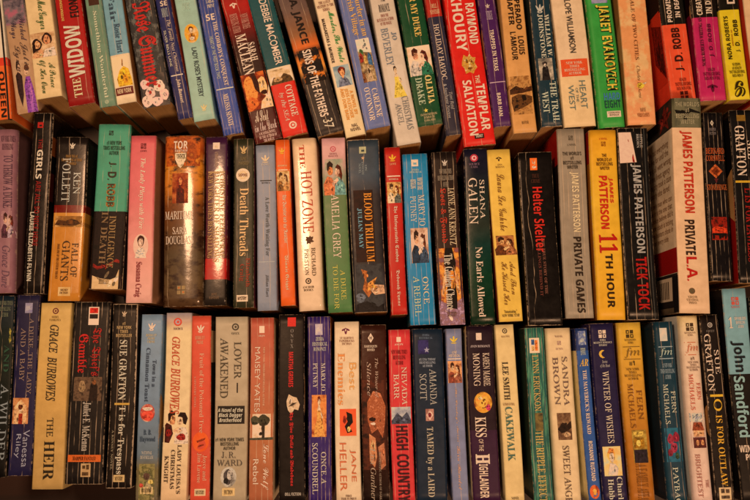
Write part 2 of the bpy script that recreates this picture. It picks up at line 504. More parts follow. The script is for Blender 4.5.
                for si, (cc, poly) in enumerate(shapes):
                    if name_skip(nm) or oval and len(shapes) < 2: continue
                    xs_ = [p[0] for p in poly]; ys_ = [p[1] for p in poly]
                    mx, my = sum(xs_) / len(xs_), sum(ys_) / len(ys_)
                    sx, sy = (max(xs_) - min(xs_)) / 2, (max(ys_) - min(ys_)) / 2
                    if sx * sy < 0.02: continue
                    c1 = cc[0] if isinstance(cc, list) else cc
                    for q in range(6):
                        f = rd.choice((0.55, 0.72, 1.18, 1.35))
                        tone = ''.join('%02X' % max(0, min(255, int(int(c1[i:i + 2], 16) * f))) for i in (0, 2, 4))
                        dx, dy = mx + sx * rd.uniform(-.5, .5), my + sy * rd.uniform(-.6, .6)
                        dab = [(max(-1, min(1, X)), max(-1, min(1, Y))) for X, Y in ell(dx, dy, sx * rd.uniform(.08, .22), sy * rd.uniform(.10, .28), 9, rd.uniform(-.6, .6))]
                        for piece in clip_strips(dab, max(1, int(hx * 2 / 0.0035)) if face == 'S' else 1): add(piece, scene_ink(shades(tone), 420.0), 1.2 + si * .35)
                out = []
                for X, Y, zz in V:
                    x, y = cx + X * hx, cy + Y * hy
                    if face == 'S': out.append((x + xoff(y, d), y, ztop(x, y) + lev * (1 + zz)))
                    else:                      # on the left board: u runs from the fore-edge (0) to the spine (1)
                        zz2 = d * ((u0 + u1) / 2 + X * (u1 - u0) / 2)
                        out.append((-wm / 2 + xoff(y, zz2) - lev * (1.5 + zz), y, zz2))
                        
                fl = F if face == 'S' else [f[::-1] for f in F]
                mesh_obj(nm, out, fl, MT, e, MI)
            else:
                _, kind, py, u, size, col, nm, col2 = it
                cx = (-0.5 + u) * wm; cy = yl(py); hs = size / 2 * 0.001
                bgc = lin(bands[0][1])
                for si, (which, poly) in enumerate(EMB[kind]()):
                    m_ = ink(col) if which == 'a' else (ink(col2) if col2 else mats[0] if False else ink(bands[0][1]))
                    add(poly, m_, 1 + si * .5)
                out = []
                for X, Y, zz in V:
                    x, y = cx + X * hs, cy + Y * hs
                    out.append((x + xoff(y, d), y, ztop(x, y) + lev * (1 + zz)))
                mesh_obj(nm, out, F, MT, e, MI)
    return e

def finish_text():
    bpy.context.view_layer.update()
    dg = bpy.context.evaluated_depsgraph_get()
    for (o, e, it, ya, yb, wm, d, ztop, xoff, m) in TEXTS:
        _, body, y0, y1, u0, u1, di, font, col, name, off, face, metal = it
        ev = o.evaluated_get(dg)
        me = ev.to_mesh()
        vs = [v.co.copy() for v in me.vertices]
        fs = [tuple(p.vertices) for p in me.polygons]
        ev.to_mesh_clear()
        if not vs: continue
        if font == 'thin':
            for v in vs: v.x -= 0.285 * v.y          # an upright light roman
        x0 = min(v.x for v in vs); x1 = max(v.x for v in vs); q0 = min(v.y for v in vs); q1 = max(v.y for v in vs)
        xa, xb = (-0.5 + u0) * wm, (-0.5 + u1) * wm
        hi, lo = max(ya, yb), min(ya, yb)
        out = []
        for v in vs:
            a = (v.x - x0) / max(1e-6, x1 - x0); b = (v.y - q0) / max(1e-6, q1 - q0)
            if di == 'd': x, y = xa + b * (xb - xa), hi - a * (hi - lo)
            elif di == 'u': x, y = xb - b * (xb - xa), lo + a * (hi - lo)
            elif di == 'i': x, y = xb - a * (xb - xa), hi - b * (hi - lo)
            else: x, y = xa + a * (xb - xa), lo + b * (hi - lo)
            if face == 'S': out.append((x + xoff(y, d), y, ztop(x, y) + 0.0008))
            else:
                z = d * (u0 + (u1 - u0) * a); out.append((-wm / 2 + xoff(y, z) - 0.0004, y, z))
        if face == 'L': fs = [f[::-1] for f in fs]
        mesh_obj(name, out, fs, m, e)
    for t in TEXTS:
        cu = t[0].data
        bpy.data.objects.remove(t[0]); bpy.data.curves.remove(cu)

# ---------------------------------------------------------------- the surface the books stand on
def table():
    k = NT('dark_stained_wood')
    tc = k.n('ShaderNodeTexCoord')
    sp = k.n('ShaderNodeSeparateXYZ'); k.l(tc.outputs['Object'], sp.inputs[0])
    g = k.noise(k.comb(k.math('MULTIPLY', sp.outputs[0], 3.0), k.math('MULTIPLY', sp.outputs[1], 60.0), 0.0), 1.0, 6.0, 0.65)
    k.l(k.ramp(g, [(0.3, (0.010, 0.004, 0.003, 1)), (0.7, (0.028, 0.008, 0.004, 1))]), k.b.inputs['Base Color'])
    k.b.inputs['Roughness'].default_value = 0.5
    o = mesh_obj('table_surface', [(-1.2, -1.0, 0), (1.2, -1.0, 0), (1.2, 1.0, 0), (-1.2, 1.0, 0)], [(0, 1, 2, 3)], k.m, None)
    o['kind'] = 'structure'
table()
# ================================================================ top row, left to right
L1 = 0.172
B(1, (-17, 0), (-8, 121), 19, 'orange paperback with black lettering cut off by the left edge, top row', [(-60, 'B8A890'), (-20, 'C8B49A'), (58, 'C03018'), (66, 'E05A20')], [
    T('QUEEN', 72, 118, .45, .80, 'd', 'bold', '1A1008'), BAR(0, 121, .82, 1.0, '14100C')], L=L1)
B(1, (2, 0), (16, 113), 22, 'beige romance paperback with violet gowned woman and dark coated man at its foot', [(-50, '5A4A48'), (6, '5E5450'), (20, '8C7060'), (30, 'A88058'), (113, 'A87E58')], [
    P(0, 24, .05, .95, ['453C40', '7A6660', 'A05A60']), T('Wicked\nWays', 18, 42, .15, .92, 'd', 'script', '4C3A40'), A('Julia\nLynn', 43, 72, .2, .88, 'd', 'script', '5A4234'),
    P(60, 113, .08, .98, ['A07A54', 'B08A62'], [('3A2420', [(-.75, -.2), (-.8, .45), (-.5, .6), (-.15, .4), (-.2, -.3), (-.45, -.75)]), ('2A1A14', ell(-.45, .78, .22, .2)), ('C09068', ell(-.38, .68, .16, .16)),
        ('7A3A80', [(.0, -1), (-.05, .0), (.2, .35), (.6, .35), (.85, -.2), (1, -1)]), ('C89870', ell(.3, .55, .2, .16)), ('5A3018', ell(.38, .68, .24, .12)), ('935098', [(.4, -1), (.35, -.1), (.55, .2), (.7, -.3), (.75, -1)])])], soft=True, L=L1)
B(1, (24, 0), (36, 99.6), 26, 'cream paperback with two women photographed on its spine and green script', [(-60, 'D2B078')], [
    T('Mar MacGuyer', -14, 30, .35, .80, 'd', 'script', '46602C', name='author_name'),
    P(32.5, 57, .03, .97, ['8A5A38', 'B08454', 'D0A878'], [('C88A58', [(-1, -1), (-.8, -.35), (-.2, -.25), (.2, -1)]), ('2A1208', ell(-.5, .05, .40, .5)), ('C88A56', ell(-.45, .05, .24, .32)), ('2A1208', [(-.9, 0), (-.88, -.6), (-.65, -.5), (-.62, .1)]),
        ('E0C8A0', [(-.1, -1), (.1, -.4), (.9, -.25), (1, -1)]), ('3A1C10', ell(.38, .45, .42, .45)), ('C07C4C', ell(.36, .35, .27, .38)), ('B4683E', ell(.36, .1, .1, .05))]),
    T('A Prince\nOf Her Own', 60, 93, .18, .88, 'd', 'script', '4A5A2A')], L=L1)
B(1, (54, 0), (69, 107), 26.5, 'thick dark red paperback with pale green capitals and a black name above', [(-60, '9A1A14'), (60, 'A01C18'), (107, '841512')], [
    T('THE', 78, 97, .30, .60, 'u', 'serif', 'C8B880'), T('WIDOW', 25, 77, .20, .82, 'u', 'bold', 'C4C092', off=.006), A('FIONA', -5, 18, .52, .86, 'u', 'bold', '1A0C0A'),
    SP('INTERNATIONAL BESTSELLER', -20, 20, .18, .28, 'D8A050', 'u', 'bold')], soft=True, L=L1, crease=1, left=[(0, '8A1812')], rightb=[(0, '701410')])
B(1, (85, 0), (99, 108), 16.5, 'thin sage green paperback with thin pale vertical lettering beside the thick red one', [(-60, '6E8264')], [
    BAR(-6, 5, .22, .85, '4A2C1C'), T('Something Wonderful', 11, 98, .35, .65, 'd', 'serif', 'B8B48C'), E('circle', 102, .5, 4, 'A8A880')], L=L1, crease=3)
B(1, (101.5, 0), (117, 104.6), 20, 'teal paperback whose cream foot shows a yellow bonnet above a maroon bar', [(-60, '6C9092'), (54, 'DCBC88')], [
    T('All\'s Fair', -40, 22, .30, .62, 'd', 'serif', '3E4C50'), A('Rosie Hart', 24, 53, .42, .72, 'd', 'serif', '44545A'),
    P(56, 86, .08, .98, ['DCBC88', 'D8B880'], [('D89A20', [(-.6, -1), (-.7, -.5), (-.3, .05), (.2, .3), (.7, .1), (.9, -.5), (.95, -1)]), ('C07A18', ell(.25, -.55, .3, .3)), ('A07040', [(.0, .35), (.1, .8), (.2, .75), (.15, .3)])]),
    BAR(87, 94.5, .06, .94, '6A2018'), SP('NEW YORK', 88.5, 93, .15, .85, 'D8B080', 'h', 'bold')], L=L1, crease=3, rightb=[(0, 'A86A38')])
B(1, (125, 0), (142, 106.5), 28.5, 'charcoal paperback with red blackletter title and pale blossoms at its foot', [(-60, '3A3630'), (106, '34322C')], [
    T('Wild Rose Summer', -30, 86, .22, .86, 'd', 'goth', 'B0231C', off=.01),
    P(74, 106.5, .02, .98, ['3A362E', '55483C', '6A5848'], [(['E0C0A0', 'D8A090', 'F0DCC0'], ell(-.62, .45, .34, .3)), (['E8CCB0', 'C89080'], ell(-.3, -.1, .36, .34)), (['E0B8A0', 'F0D8C0'], ell(.4, .2, .4, .36)), (['E8C8B0', 'D09888'], ell(.68, -.35, .34, .34)),
        (['D8A890', 'F0D0B8'], ell(-.6, -.6, .42, .34)), (['E8D0B8', 'D8A090'], ell(.12, -.7, .4, .28)), ('A83828', ell(.4, .2, .1, .1)), ('A83828', ell(-.3, -.1, .1, .1)), ('7A8048', ell(.05, .75, .18, .12))])],
    marble=('6A6456', .25, .12, .52, .62), L=L1, crease=2)
B(1, (155.5, 0), (177.5, 120), 15, 'narrow navy paperback with white script, between blossom and mint paperbacks', [(-60, '2A2C50')], [
    T('SE', 1, 6, .3, .75, 'h', 'bold', 'E0D8C8', name='publisher_emblem'), SP('ROMANCE', 8, 17, .3, .7, 'A0A0A8'), T('The Family Next Christmas', 20, 72, .45, .75, 'd', 'ital', 'E4DCC8'), SP('SILVER BELLS LANE', 30, 66, .18, .34, 'C0BCB8', 'd', 'sans'),
    BAR(74.6, 75.6, .1, .9, 'C8B8A0'), A('John Bannert', 79, 103, .38, .66, 'd', 'bital', 'DCD4C4')], L=L1, crease=3, rightb=[(0, 'B04028')])
B(1, (174, 0), (194, 122), 21.5, 'mint green paperback with oval gold framed portrait on its spine', [(-60, '8CA68C')], [
    SP('A NOVEL OF\nCOURT', -6, 10, .2, .8, 'A8B49C'), P(24, 43, .2, .86, ['D8A030', 'C88820', 'F0D080'], [('6A2A14', ell(.0, .42, .34, .32)), ('E0B080', ell(.02, .3, .22, .28)), ('B87020', [(-.55, -.75), (-.4, -.1), (.0, .02), (.4, -.1), (.55, -.75)]), ('F0D890', ell(0, -.55, .35, .2))], oval=True),
    T('LADY ROSE\'S MYSTERY', 48, 97, .42, .66, 'd', 'sans', '3C4440', off=.008), E('swirl', 108, .56, 8, 'C8B070')], L=L1, crease=1)
B(1, (198, 0), (223, 136), 20, 'blue creased paperback with white capitals leaning right of the mint one', [(-60, '34406E'), (60, '3A4A7C'), (136, '36467A')], [
    SP('LARGE\nPRINT', 0, 8, .4, .8, 'C8C4C0'), T('SE', 14, 20.5, .25, .7, 'h', 'bold', 'E8E0D0', name='publisher_emblem'), T('THE COWBOY\'S CONQUEST', 22, 86, .5, .76, 'd', 'serif', 'DCD8D0'), SP('HEART OF THE WEST BOOK TWO', 36, 78, .25, .42, 'B4B8C4', 'd', 'sans'),
    BAR(88, 89, .1, .95, 'C0B8AC'), A('MELISSA SENATE', 94, 126, .36, .62, 'd', 'serif', 'D8D4CC')], L=L1, crease=6, rightb=[(0, '6A4028')], soft=True)
B(1, (220, 0), (256, 144), 27, 'dark crimson paperback with red top, white title and embracing couple in firelight', [(-40, '7A1812'), (6, 'A01C14'), (24, '7A1612'), (45, '3A100C'), (70, '2E0E0C'), (112, '4A1512'), (144, '5A1A18')], [
    E('bird', 5, .42, 8, 'E0B090'), SP('NEW YORK TIMES\nBESTSELLING AUTHOR', 13, 32, .18, .85, 'B87860', 'd'), T('SARAH', 44, 62, .58, .84, 'd', 'serif', 'E8DCC8', name='author_name'), A('MACLEAN', 34, 74, .20, .60, 'd', 'serif', 'ECE0CC'),
    P(73, 109, .04, .98, ['5A1E0C', '8A3412', 'C05A1C'], [(['C86424', 'E08838', 'A84818'], ell(-.45, .1, .5, .75)), (['F0B878', 'E89850'], ell(.52, .2, .38, .5)), ('3A140C', [(.1, 1), (.3, .4), (.2, -.2), (-.1, .1), (-.2, 1)]), (['F4C890', 'E0A060'], [(.0, -1), (.2, -.6), (.8, -.3), (1, .2), (1, -1)]), ('3A1008', ell(.55, -.15, .26, .12)), (['B04818', 'D87028'], ell(-.5, -.6, .42, .34))]),
    T('A Scot', 110, 121, .2, .72, 'h', 'script', 'F0E4D0'), T('in the Dark', 121, 130, .12, .92, 'h', 'script', 'C8A898'), SP('A SCANDAL NOVEL\nBY THE AUTHOR OF\nTHE ROGUE', 131, 141, .2, .85, 'D0A890')], soft=True, L=L1, crease=2)
B(1, (248, 0), (283, 138), 25, 'dark teal paperback with cream name and bright red lower panel', [(-60, '1E4E4A'), (67, 'D8B888'), (82.5, 'BE2416')], [
    A('DEBBIE MACOMBER', 0, 65, .42, .72, 'd', 'sans', 'E0D0A8', off=.01), P(69, 83, .02, .98, ['8A6A40', 'C8A470', 'E0C898'], [('5A4020', [(-1, -1), (-.6, .0), (-.1, -.3), (.3, .3), (.8, -.2), (1, -1)]), ('A88050', ell(-.3, -.4, .4, .3))]),
    T('COTTAGE', 86, 117, .55, .82, 'd', 'serif', 'ECD8B0'), T('by the SEA', 92, 120, .22, .46, 'd', 'ital', 'ECD8B0'), E('circle', 125, .50, 8, 'E8CCA0', col2='BE2416')], L=L1, crease=1, left=[(0, 'C0A880')])
B(1, (278, 0), (318, 137), 27, 'mauve to black paperback with orange sunset over dark silhouettes', [(-60, '5A4840'), (10, '6E5444'), (34, '8A5A34'), (46, 'C05A1C'), (52, '2A1E1A'), (58, 'C4681C'), (68, 'C88030'), (76, '3A2C20'), (90, '2C241E'), (137, '342A24')], [
    A('J. A. JANCE', -10, 44, .30, .66, 'd', 'bold', '1E1410', off=.006), P(49, 82, .0, 1, ['1A1414', '2A1C14', 'D07020'], [('181214', [(-1, .95), (-.6, .8), (0, .95), (.4, .75), (1, .9), (1, .6), (.3, .5), (-.3, .62), (-1, .5)]), ('181010', [(-1, -.2), (-.7, .1), (-.5, -.1), (-.3, .2), (.0, -.05), (.3, .2), (.6, .0), (1, .1), (1, -.4), (-1, -.4)]), ('1A120E', [(-1, -.7), (-.4, -.5), (.4, -.8), (1, -.6), (1, -1), (-1, -1)])], sc=160.0),
    T('SINS OF THE FATHERS', 50, 116, .30, .62, 'd', 'bold', 'E8D8B0', off=.008), T('37', 119, 128, .35, .7, 'd', 'ital', 'C8B890', name='publisher_emblem')], soft=True, L=L1, crease=3)
B(1, (314, 0), (346, 138), 20, 'cream mystery paperback with green title and small portrait of a woman', [(-60, 'E0BC88'), (88, 'E2BA80')], [
    SP('THE LATEST\nMYSTERY IN THE\nSERIES', 1, 11, .08, .92, '7A3020'), T('Murder, She Wrote', 12, 63, .50, .84, 'd', 'script', '4E8444', off=.01), T('MARGARITAS & MURDER', 18, 62, .14, .30, 'd', 'bold', '4A3428'),
    P(65.5, 86, .12, .92, ['6A7A78', '86948C', 'A0A498'], woman('7A2A14', 'D88A50', '6A6A70')), SP('A NOVEL BY\nJESS FLETCHER\nAND DON BAIN', 88, 119, .22, .84, 'E08838', 'd', 'bold'), SP('NAL\nNOVEL', 124, 131, .3, .8, '5A3A28', 'h', 'bold')], L=L1)
B(1, (338.5, 0), (366, 130), 25, 'grey blue paperback with gold title and a tall village street picture', [(-60, '5A6284')], [
    T('Murder in an\nIrish Village', -6, 37, .26, .86, 'd', 'serif', 'C89850'), P(39, 82, .30, .84, ['5A4834', '8A6A40', 'B89A68'], [(['D0C8B0', 'B8B4A0'], [(-1, .45), (1, .3), (1, 1), (-1, 1)]), ('4A6A38', ell(-.5, .4, .3, .14)), ('8A2C20', [(-.9, -.1), (-.4, -.05), (-.4, .25), (-.65, .4), (-.9, .25)]), ('C09048', [(-.3, -.15), (.1, -.15), (.1, .15), (-.1, .3), (-.3, .15)]), ('3A5A70', [(.25, -.2), (.85, -.3), (.85, .2), (.5, .35), (.25, .1)]), ('A88860', [(-.5, -1), (-.1, -.25), (.15, -.25), (.6, -1)]), ('3A2418', ell(.1, -.5, .12, .12)), ('7A4A28', [(-1, -1), (-1, -.5), (-.6, -.6), (-.5, -1)])], sc=220.0),
    A('CARLENE\nO\'CONNOR', 87, 120, .24, .76, 'd', 'serif', 'D8C8A8')], L=L1, crease=6, rightb=[(0, 'B49878')])
B(1, (370, 0), (397, 146), 24, 'pale grey paperback with a small lady in a yellow gown', [(-60, 'BCA88C')], [
    SP('NAL\nROMANCE', -6, 12, .3, .75, '4A4038'), SP('FROM THE\nBESTSELLING AUTHOR\nOF THE ROGUE', 14, 25, .14, .84, '9A5A44'), A('JO', 33, 41, .62, .84, 'd', 'serif', '6A7070'), A('BEVERLEY', 28, 65, .22, .52, 'd', 'thin', '6A7070', off=-.014),
    P(65, 97, .18, .86, ['BCA88C', 'C0AC90'], gown('3A2818', 'D0A878', 'CCAC3C')), T('CHRISTMAS', 97, 130, .55, .82, 'd', 'thin', '7A7468', off=-.014), T('ANGEL', 103, 124, .24, .48, 'd', 'thin', '7A7468', off=-.014)], L=L1, rightb=[(0, '7A5A38')])
B(1, (397, 0), (418.5, 127), 25, 'green paperback with gold title and embracing couple on a cream panel', [(-60, '174A2A')], [
    T('UNDER MY DUKE', -22, 37, .46, .72, 'd', 'serif', 'CDA850'), P(46, 75, .04, .96, ['D8B080', 'E0C090', 'C8A070'], couple('4A2010', 'D08A60', 'B8A890', '5A2418', 'D8A078', '2E6A48')),
    A('OLIVIA', 76, 104, .58, .84, 'd', 'serif', 'D8B868'), A('DRAKE', 77, 104, .20, .46, 'd', 'serif', 'A0A880'), E('star', 110, .42, 5, 'E8D048'), SP('USA TODAY BESTSELLING\nAUTHOR OF THE\nSCANDAL SERIES', 113, 121, .18, .84, 'B8A070')], L=L1, crease=3, rightb=[(0, 'B89868')])
B(1, (425.5, 0), (446, 136), 15, 'narrow slate paperback with a red top panel and white small capitals', [(-60, 'A83020'), (-8, 'A02A1C'), (16, '34323E'), (90, '383238'), (136, '34302C')], [
    SP('DELL\nMYSTERY', 4, 14, .2, .85, 'E0A070'), T('HOLIDAY HAVOC', 24, 80, .28, .62, 'd', 'thin', 'D0CCC4', off=-.01), A('Terri Reed\n& Stephanie Newton', 84, 118, .24, .8, 'd', 'ital', 'A89C8C')], soft=False, L=L1, crease=2)
B(1, (444.5, 0), (464, 147), 31.5, 'bright red thick paperback with cream capitals and a golden lion mask', [(-60, 'C01A12')], [
    A('RAYMOND', 4, 45, .64, .92, 'd', 'bold', 'E8CC9C', off=.006), A('KHOURY', -6, 51, .20, .54, 'd', 'bold', 'E8CC9C', off=.006),
    P(54, 74, .28, .76, ['C01A12'], [(['C89838', 'A87020', 'E8C870'], [(-.9, .3), (-.6, .95), (-.1, .7), (.2, 1), (.5, .65), (.95, .6), (.75, .1), (1, -.4), (.6, -.7), (.4, -1), (-.1, -.8), (-.6, -.95), (-.7, -.4), (-1, -.1)]), ('6A3A10', ell(-.25, .2, .14, .1)), ('6A3A10', ell(.35, .2, .14, .1)), ('8A5018', ell(.05, -.45, .35, .12)), ('E8C870', ell(.05, .0, .12, .25))]),
    T('THE', 76, 84, .64, .78, 'd', 'bold', 'E0B888'), T('TEMPLAR', 85, 131, .62, .90, 'd', 'bold', 'EAD0A0', off=.006), T('SALVATION', 80, 135, .22, .50, 'd', 'bold', 'EAD0A0', off=.006), BAR(133.5, 138.5, .36, .66, '241410', name='publisher_emblem'), SP('SIGNET', 134.5, 137.5, .40, .62, 'C8B090', 'h', 'bold')], L=L1, crease=2, wear=.6)
B(1, (478, 0), (494.5, 127), 17, 'narrow purple paperback with small white capitals beside the bright red one', [(-60, '4E2450')], [
    E('leaf', 6, .5, 5, 'C8B0A0'), SP('INTRIGUE', 11, 20, .35, .7, 'A88CA0'), T('TRAPPED IN TEXAS', 30, 71, .40, .64, 'd', 'bold', 'D8C8C0'), BAR(81.6, 82.4, .05, .95, 'B898A0'), A('BARB HAN', 93, 116, .36, .58, 'd', 'bold', 'D8C8C0')], L=L1, crease=2)
B(1, (500, 0), (514, 133.4), 23.5, 'tan western paperback with black capitals and a sketched desert scene', [(-60, 'C08848'), (60, 'C48C4C'), (84, '9A6430'), (88, 'C08848')], [
    T('DESPERADO\nCHAPTER', -14, 30, .28, .82, 'd', 'bold', '2A1A10', off=.005), A('LOUIS\nL\'AMOUR', 32, 60, .28, .84, 'd', 'bold', '2A1A10'),
    P(76, 114, .03, .97, ['8A5A2C', 'B07C40', '6A4420'], [('4A2A14', [(-1, .3), (-.4, .5), (.2, .3), (1, .45), (1, .2), (.1, .1), (-1, .05)]), (['3A2412', '6A4420', '2A180C'], [(-.9, -.1), (-.3, .05), (.4, 0), (.95, -.1), (.9, -.4), (.3, -.6), (-.4, -.75), (-.8, -.85), (-.95, -.4)])], sc=200.0), SP('BANTAM', 121, 124, .38, .66, '6A4420')], L=L1, crease=1)
B(1, (530, 0), (541.5, 127), 20.5, 'dark teal western paperback with worn white edges and twin lines of pale capitals', [(-60, '20383C')], [
    E('swirl', 9, .45, 11, 'B0A890'), A('WILLIAM W.\nJOHNSTONE', 14, 58, .30, .86, 'd', 'serif', 'BCB8A8'), P(58, 80, .14, .82, ['5A5448', '8A7C64', 'B8A484'], [('2A2420', [(-.7, -1), (-.5, .1), (-.1, .4), (.3, .2), (.5, -1)]), ('3A3028', ell(-.1, .5, .35, .2)), ('D0C0A0', ell(-.1, .35, .16, .16))]),
    T('THE TRAIL\nWEST', 82, 123, .14, .88, 'd', 'serif', 'B4B4A8', off=-.01)], L=L1, crease=3, wear=1.0, left=[(0, '22302C')])
B(1, (551, 0), (565, 127.5), 31.5, 'wide cream paperback with a red orange box of small print across its spine', [(-60, 'D8B084'), (76, 'D8AE78')], [
    A('PENELOPE WILLIAMSON', -14, 53, .40, .60, 'd', 'sans', '4A4034', off=.012), BAR(59, 76, .02, .98, 'CC4A20'), SP('NEW YORK\nTIMES\nBESTSELLING\nAUTHOR', 61.5, 74.5, .16, .82, 'E8B48C'),
    T('HEART', 81, 109, .58, .78, 'd', 'sans', '6A7464'), T('OF THE', 88, 102, .45, .53, 'd', 'sans', '6A7464'), T('WEST', 85, 110, .22, .40, 'd', 'sans', '6A7464')], L=L1, rightb=[(0, 'A87848')])
B(1, (586, 0), (600, 128), 26.5, 'bright green paperback with tall yellow capitals outlined in black', [(-60, '3A8E3A'), (128, '429840')], [
    P(-14, 3, .2, .8, ['6A7090', '9088A0', '4A5070']), A('JANET EVANOVICH', 5.6, 90.6, .30, .83, 'd', 'bold', '16240E', off=.03), A('JANET EVANOVICH', 5, 90, .32, .80, 'd', 'bold', 'E8C83C', off=.006),
    T('HARD', 93, 100, .26, .86, 'h', 'bold', '3C6A98'), T('EIGHT', 100.5, 108, .26, .86, 'h', 'bold', '2A4A40'), BAR(111, 117, .32, .84, 'E0C090'), SP('A STEPH NOVEL\nBESTSELLER', 112, 116, .36, .80, '6A5038')], L=L1, r=.005, crease=0, wear=.7, left=[(0, '1E5A24')], d=SPINE)
B(1, (618, 0), (628.5, 125), 28, 'plain peach orange paperback with tiny spaced capitals and a small flame', [(-60, 'D08A50'), (70, 'D48A54'), (125, 'C87848')], [
    T('A TALE OF TWO CITIES', -10, 60, .42, .55, 'd', 'thin', '6A3A1C', off=-.01), P(80, 90, .38, .78, ['D4884F'], [('F0B030', [(-.9, -.3), (-.3, -.8), (.3, -.5), (.5, .1), (-.1, .5), (-.7, .3)]), ('F0D8A0', [(.1, .2), (.6, .1), (1, .6), (.4, .4)])]), A('Charles Dickens', 66, 98, .44, .56, 'd', 'ital', '7A4824'), SP('BARNES\nNOBLE CLASSICS', 108, 117, .34, .76, '8A5028')],
    L=L1, marble=('E0A468', .06, .05, .5, .6), left=[(0, '9A6434')])
B(1, (659, 0), (672.5, 101), 24.5, 'vermilion paperback turned upside down, black top and stacked black initials', [(-60, '1C1A14'), (24, 'E04A28')], [
    T('PROMISES', -9, 22, .24, .44, 'u', 'bold', 'E8DCC4', off=.006), T('IN DEATH', -8, 18, .58, .78, 'u', 'bold', 'E8DCC4', off=.006), A('ROBB', 28, 49, .32, .66, 'u', 'bold', '3A1810', off=.006), A('D.', 53, 61.5, .32, .66, 'u', 'bold', '3A1810', off=.006), A('J.', 66, 71, .32, .66, 'u', 'bold', '3A1810', off=.006),
    SP('THE #1 NEW YORK\nTIMES BESTSELLING\nAUTHOR', 78, 90, .22, .86, '7A2818', 'i', 'bold'), E('boxes', 95, .52, 9, '6A2014'),
    P(8, 80, .74, .96, ['C03018'], [('7A1C10', [(-1, .8), (1, .55), (1, -.9), (-1, -.3)]), ('50140C', [(-.5, .0), (.8, -.2), (.8, -.8), (-.5, -.3)])], face='L')], L=L1, crease=3, left=[(-60, '2A1612'), (10, 'D03A20')])
B(1, (690, 0), (701, 101), 26, 'magenta paperback turned upside down with a short black top panel', [(-60, '1E1610'), (17, 'B02450')], [
    T('CREATION', -12, 15, .18, .40, 'u', 'bold', 'E0C890', off=.006), T('IN DEATH', -14, 14, .54, .76, 'u', 'bold', 'E0C890', off=.006), A('NORA ROBERTS WRITING AS', 18, 66, .20, .34, 'u', 'serif', '5A2430'), A('J. D. ROBB', 24, 57, .52, .70, 'u', 'bold', '5A1630'),
    SP('THE #1 NEW YORK\nTIMES BESTSELLING\nAUTHOR', 68, 80, .20, .84, '6A1830', 'i', 'bold'), E('bird', 88, .5, 11, '6A1430')], L=L1, crease=4, left=[(-60, '2A1010'), (12, '7A1230')])
B(1, (718.5, 0), (730, 100), 20.5, 'yellow paperback turned upside down with black lettering and an inverted curly emblem', [(-60, '1E1A12'), (9, 'DCB61E')], [
    T('DEATH', -34, 4, .40, .78, 'u', 'bold', 'D8CCB0'), A('NORA ROBERTS', 16, 59, .16, .36, 'u', 'bold', '2A2008'), SP('WRITING AS', 30, 46, .44, .50, 'A04818', 'u', 'bold'), A('ROBB', 20, 36, .58, .80, 'u', 'bold', '2A2008', off=.006), A('D.', 41, 46, .58, .80, 'u', 'bold', '2A2008'), A('J.', 49.5, 52, .58, .80, 'u', 'bold', '2A2008'),
    SP('#1 NEW YORK\nTIMES BESTSELLING\nAUTHOR OF\nNAKED IN', 63, 77, .14, .88, '3A2C0C', 'i', 'bold'), T('G', 81, 97, .26, .78, 'i', 'script', '3A2C0C', name='publisher_emblem', off=.01)], L=L1, crease=1, d=SPINE)
B(1, (743.5, 0), (757, 102), 22, 'pale paperback with a red left edge cut off by the right side of the photo', [(-60, 'D0A878')], [
    T('LOST', 2, 30, .3, .6, 'd', 'serif', 'B85030')], L=L1, left=[(0, 'B0321C')])
# ================================================================ middle row, left to right
B(2, (-13, 130), (-18, 294), 30, 'dusty mauve paperback cut off by the left edge, middle row', [(125, '9A6A68'), (294, '94605E')], [
    SP('NEW YORK TIMES\nBESTSELLING', 136, 150, .5, .95, '6A4248'), T('TO THROW A DUKE', 155, 208, .62, .90, 'd', 'thin', '5E3C48', off=-.01), P(211, 238, .56, 1.0, ['96666A', 'A87870', 'C8A088'], couple('4A2018', 'C89070', '5A3038', '6A3020', 'C89878', 'B09090')),
    A('Grace Dare', 246, 288, .62, .86, 'd', 'ital', '6E4A54')], r=.006, c=.001, rightb=[(0, '7A5248')], crease=0)
B(2, (33, 113), (23, 294), 20, 'black thriller paperback with a red and white title and white vertical name', [(113, '221A14')], [
    E('square', 125, .40, 6, 'B02018'), T('THE', 139, 149, .36, .56, 'd', 'bold', '8A1814'), T('GIRLS', 150, 179, .32, .62, 'd', 'bold', 'D8CCB0', off=.006), T('ARE ALL SO NICE HERE', 181, 246, .36, .62, 'd', 'bold', '8E1814'), A('LAURIE ELIZABETH FLYNN', 212, 281, .16, .38, 'd', 'bold', 'C8B898', off=.006)],
    crease=3, rough=.28, wear=.8, rightb=[(110, '241A14'), (136, '8A4A20'), (155, '1A1210'), (172, '4A1A14'), (200, '1A1210')])
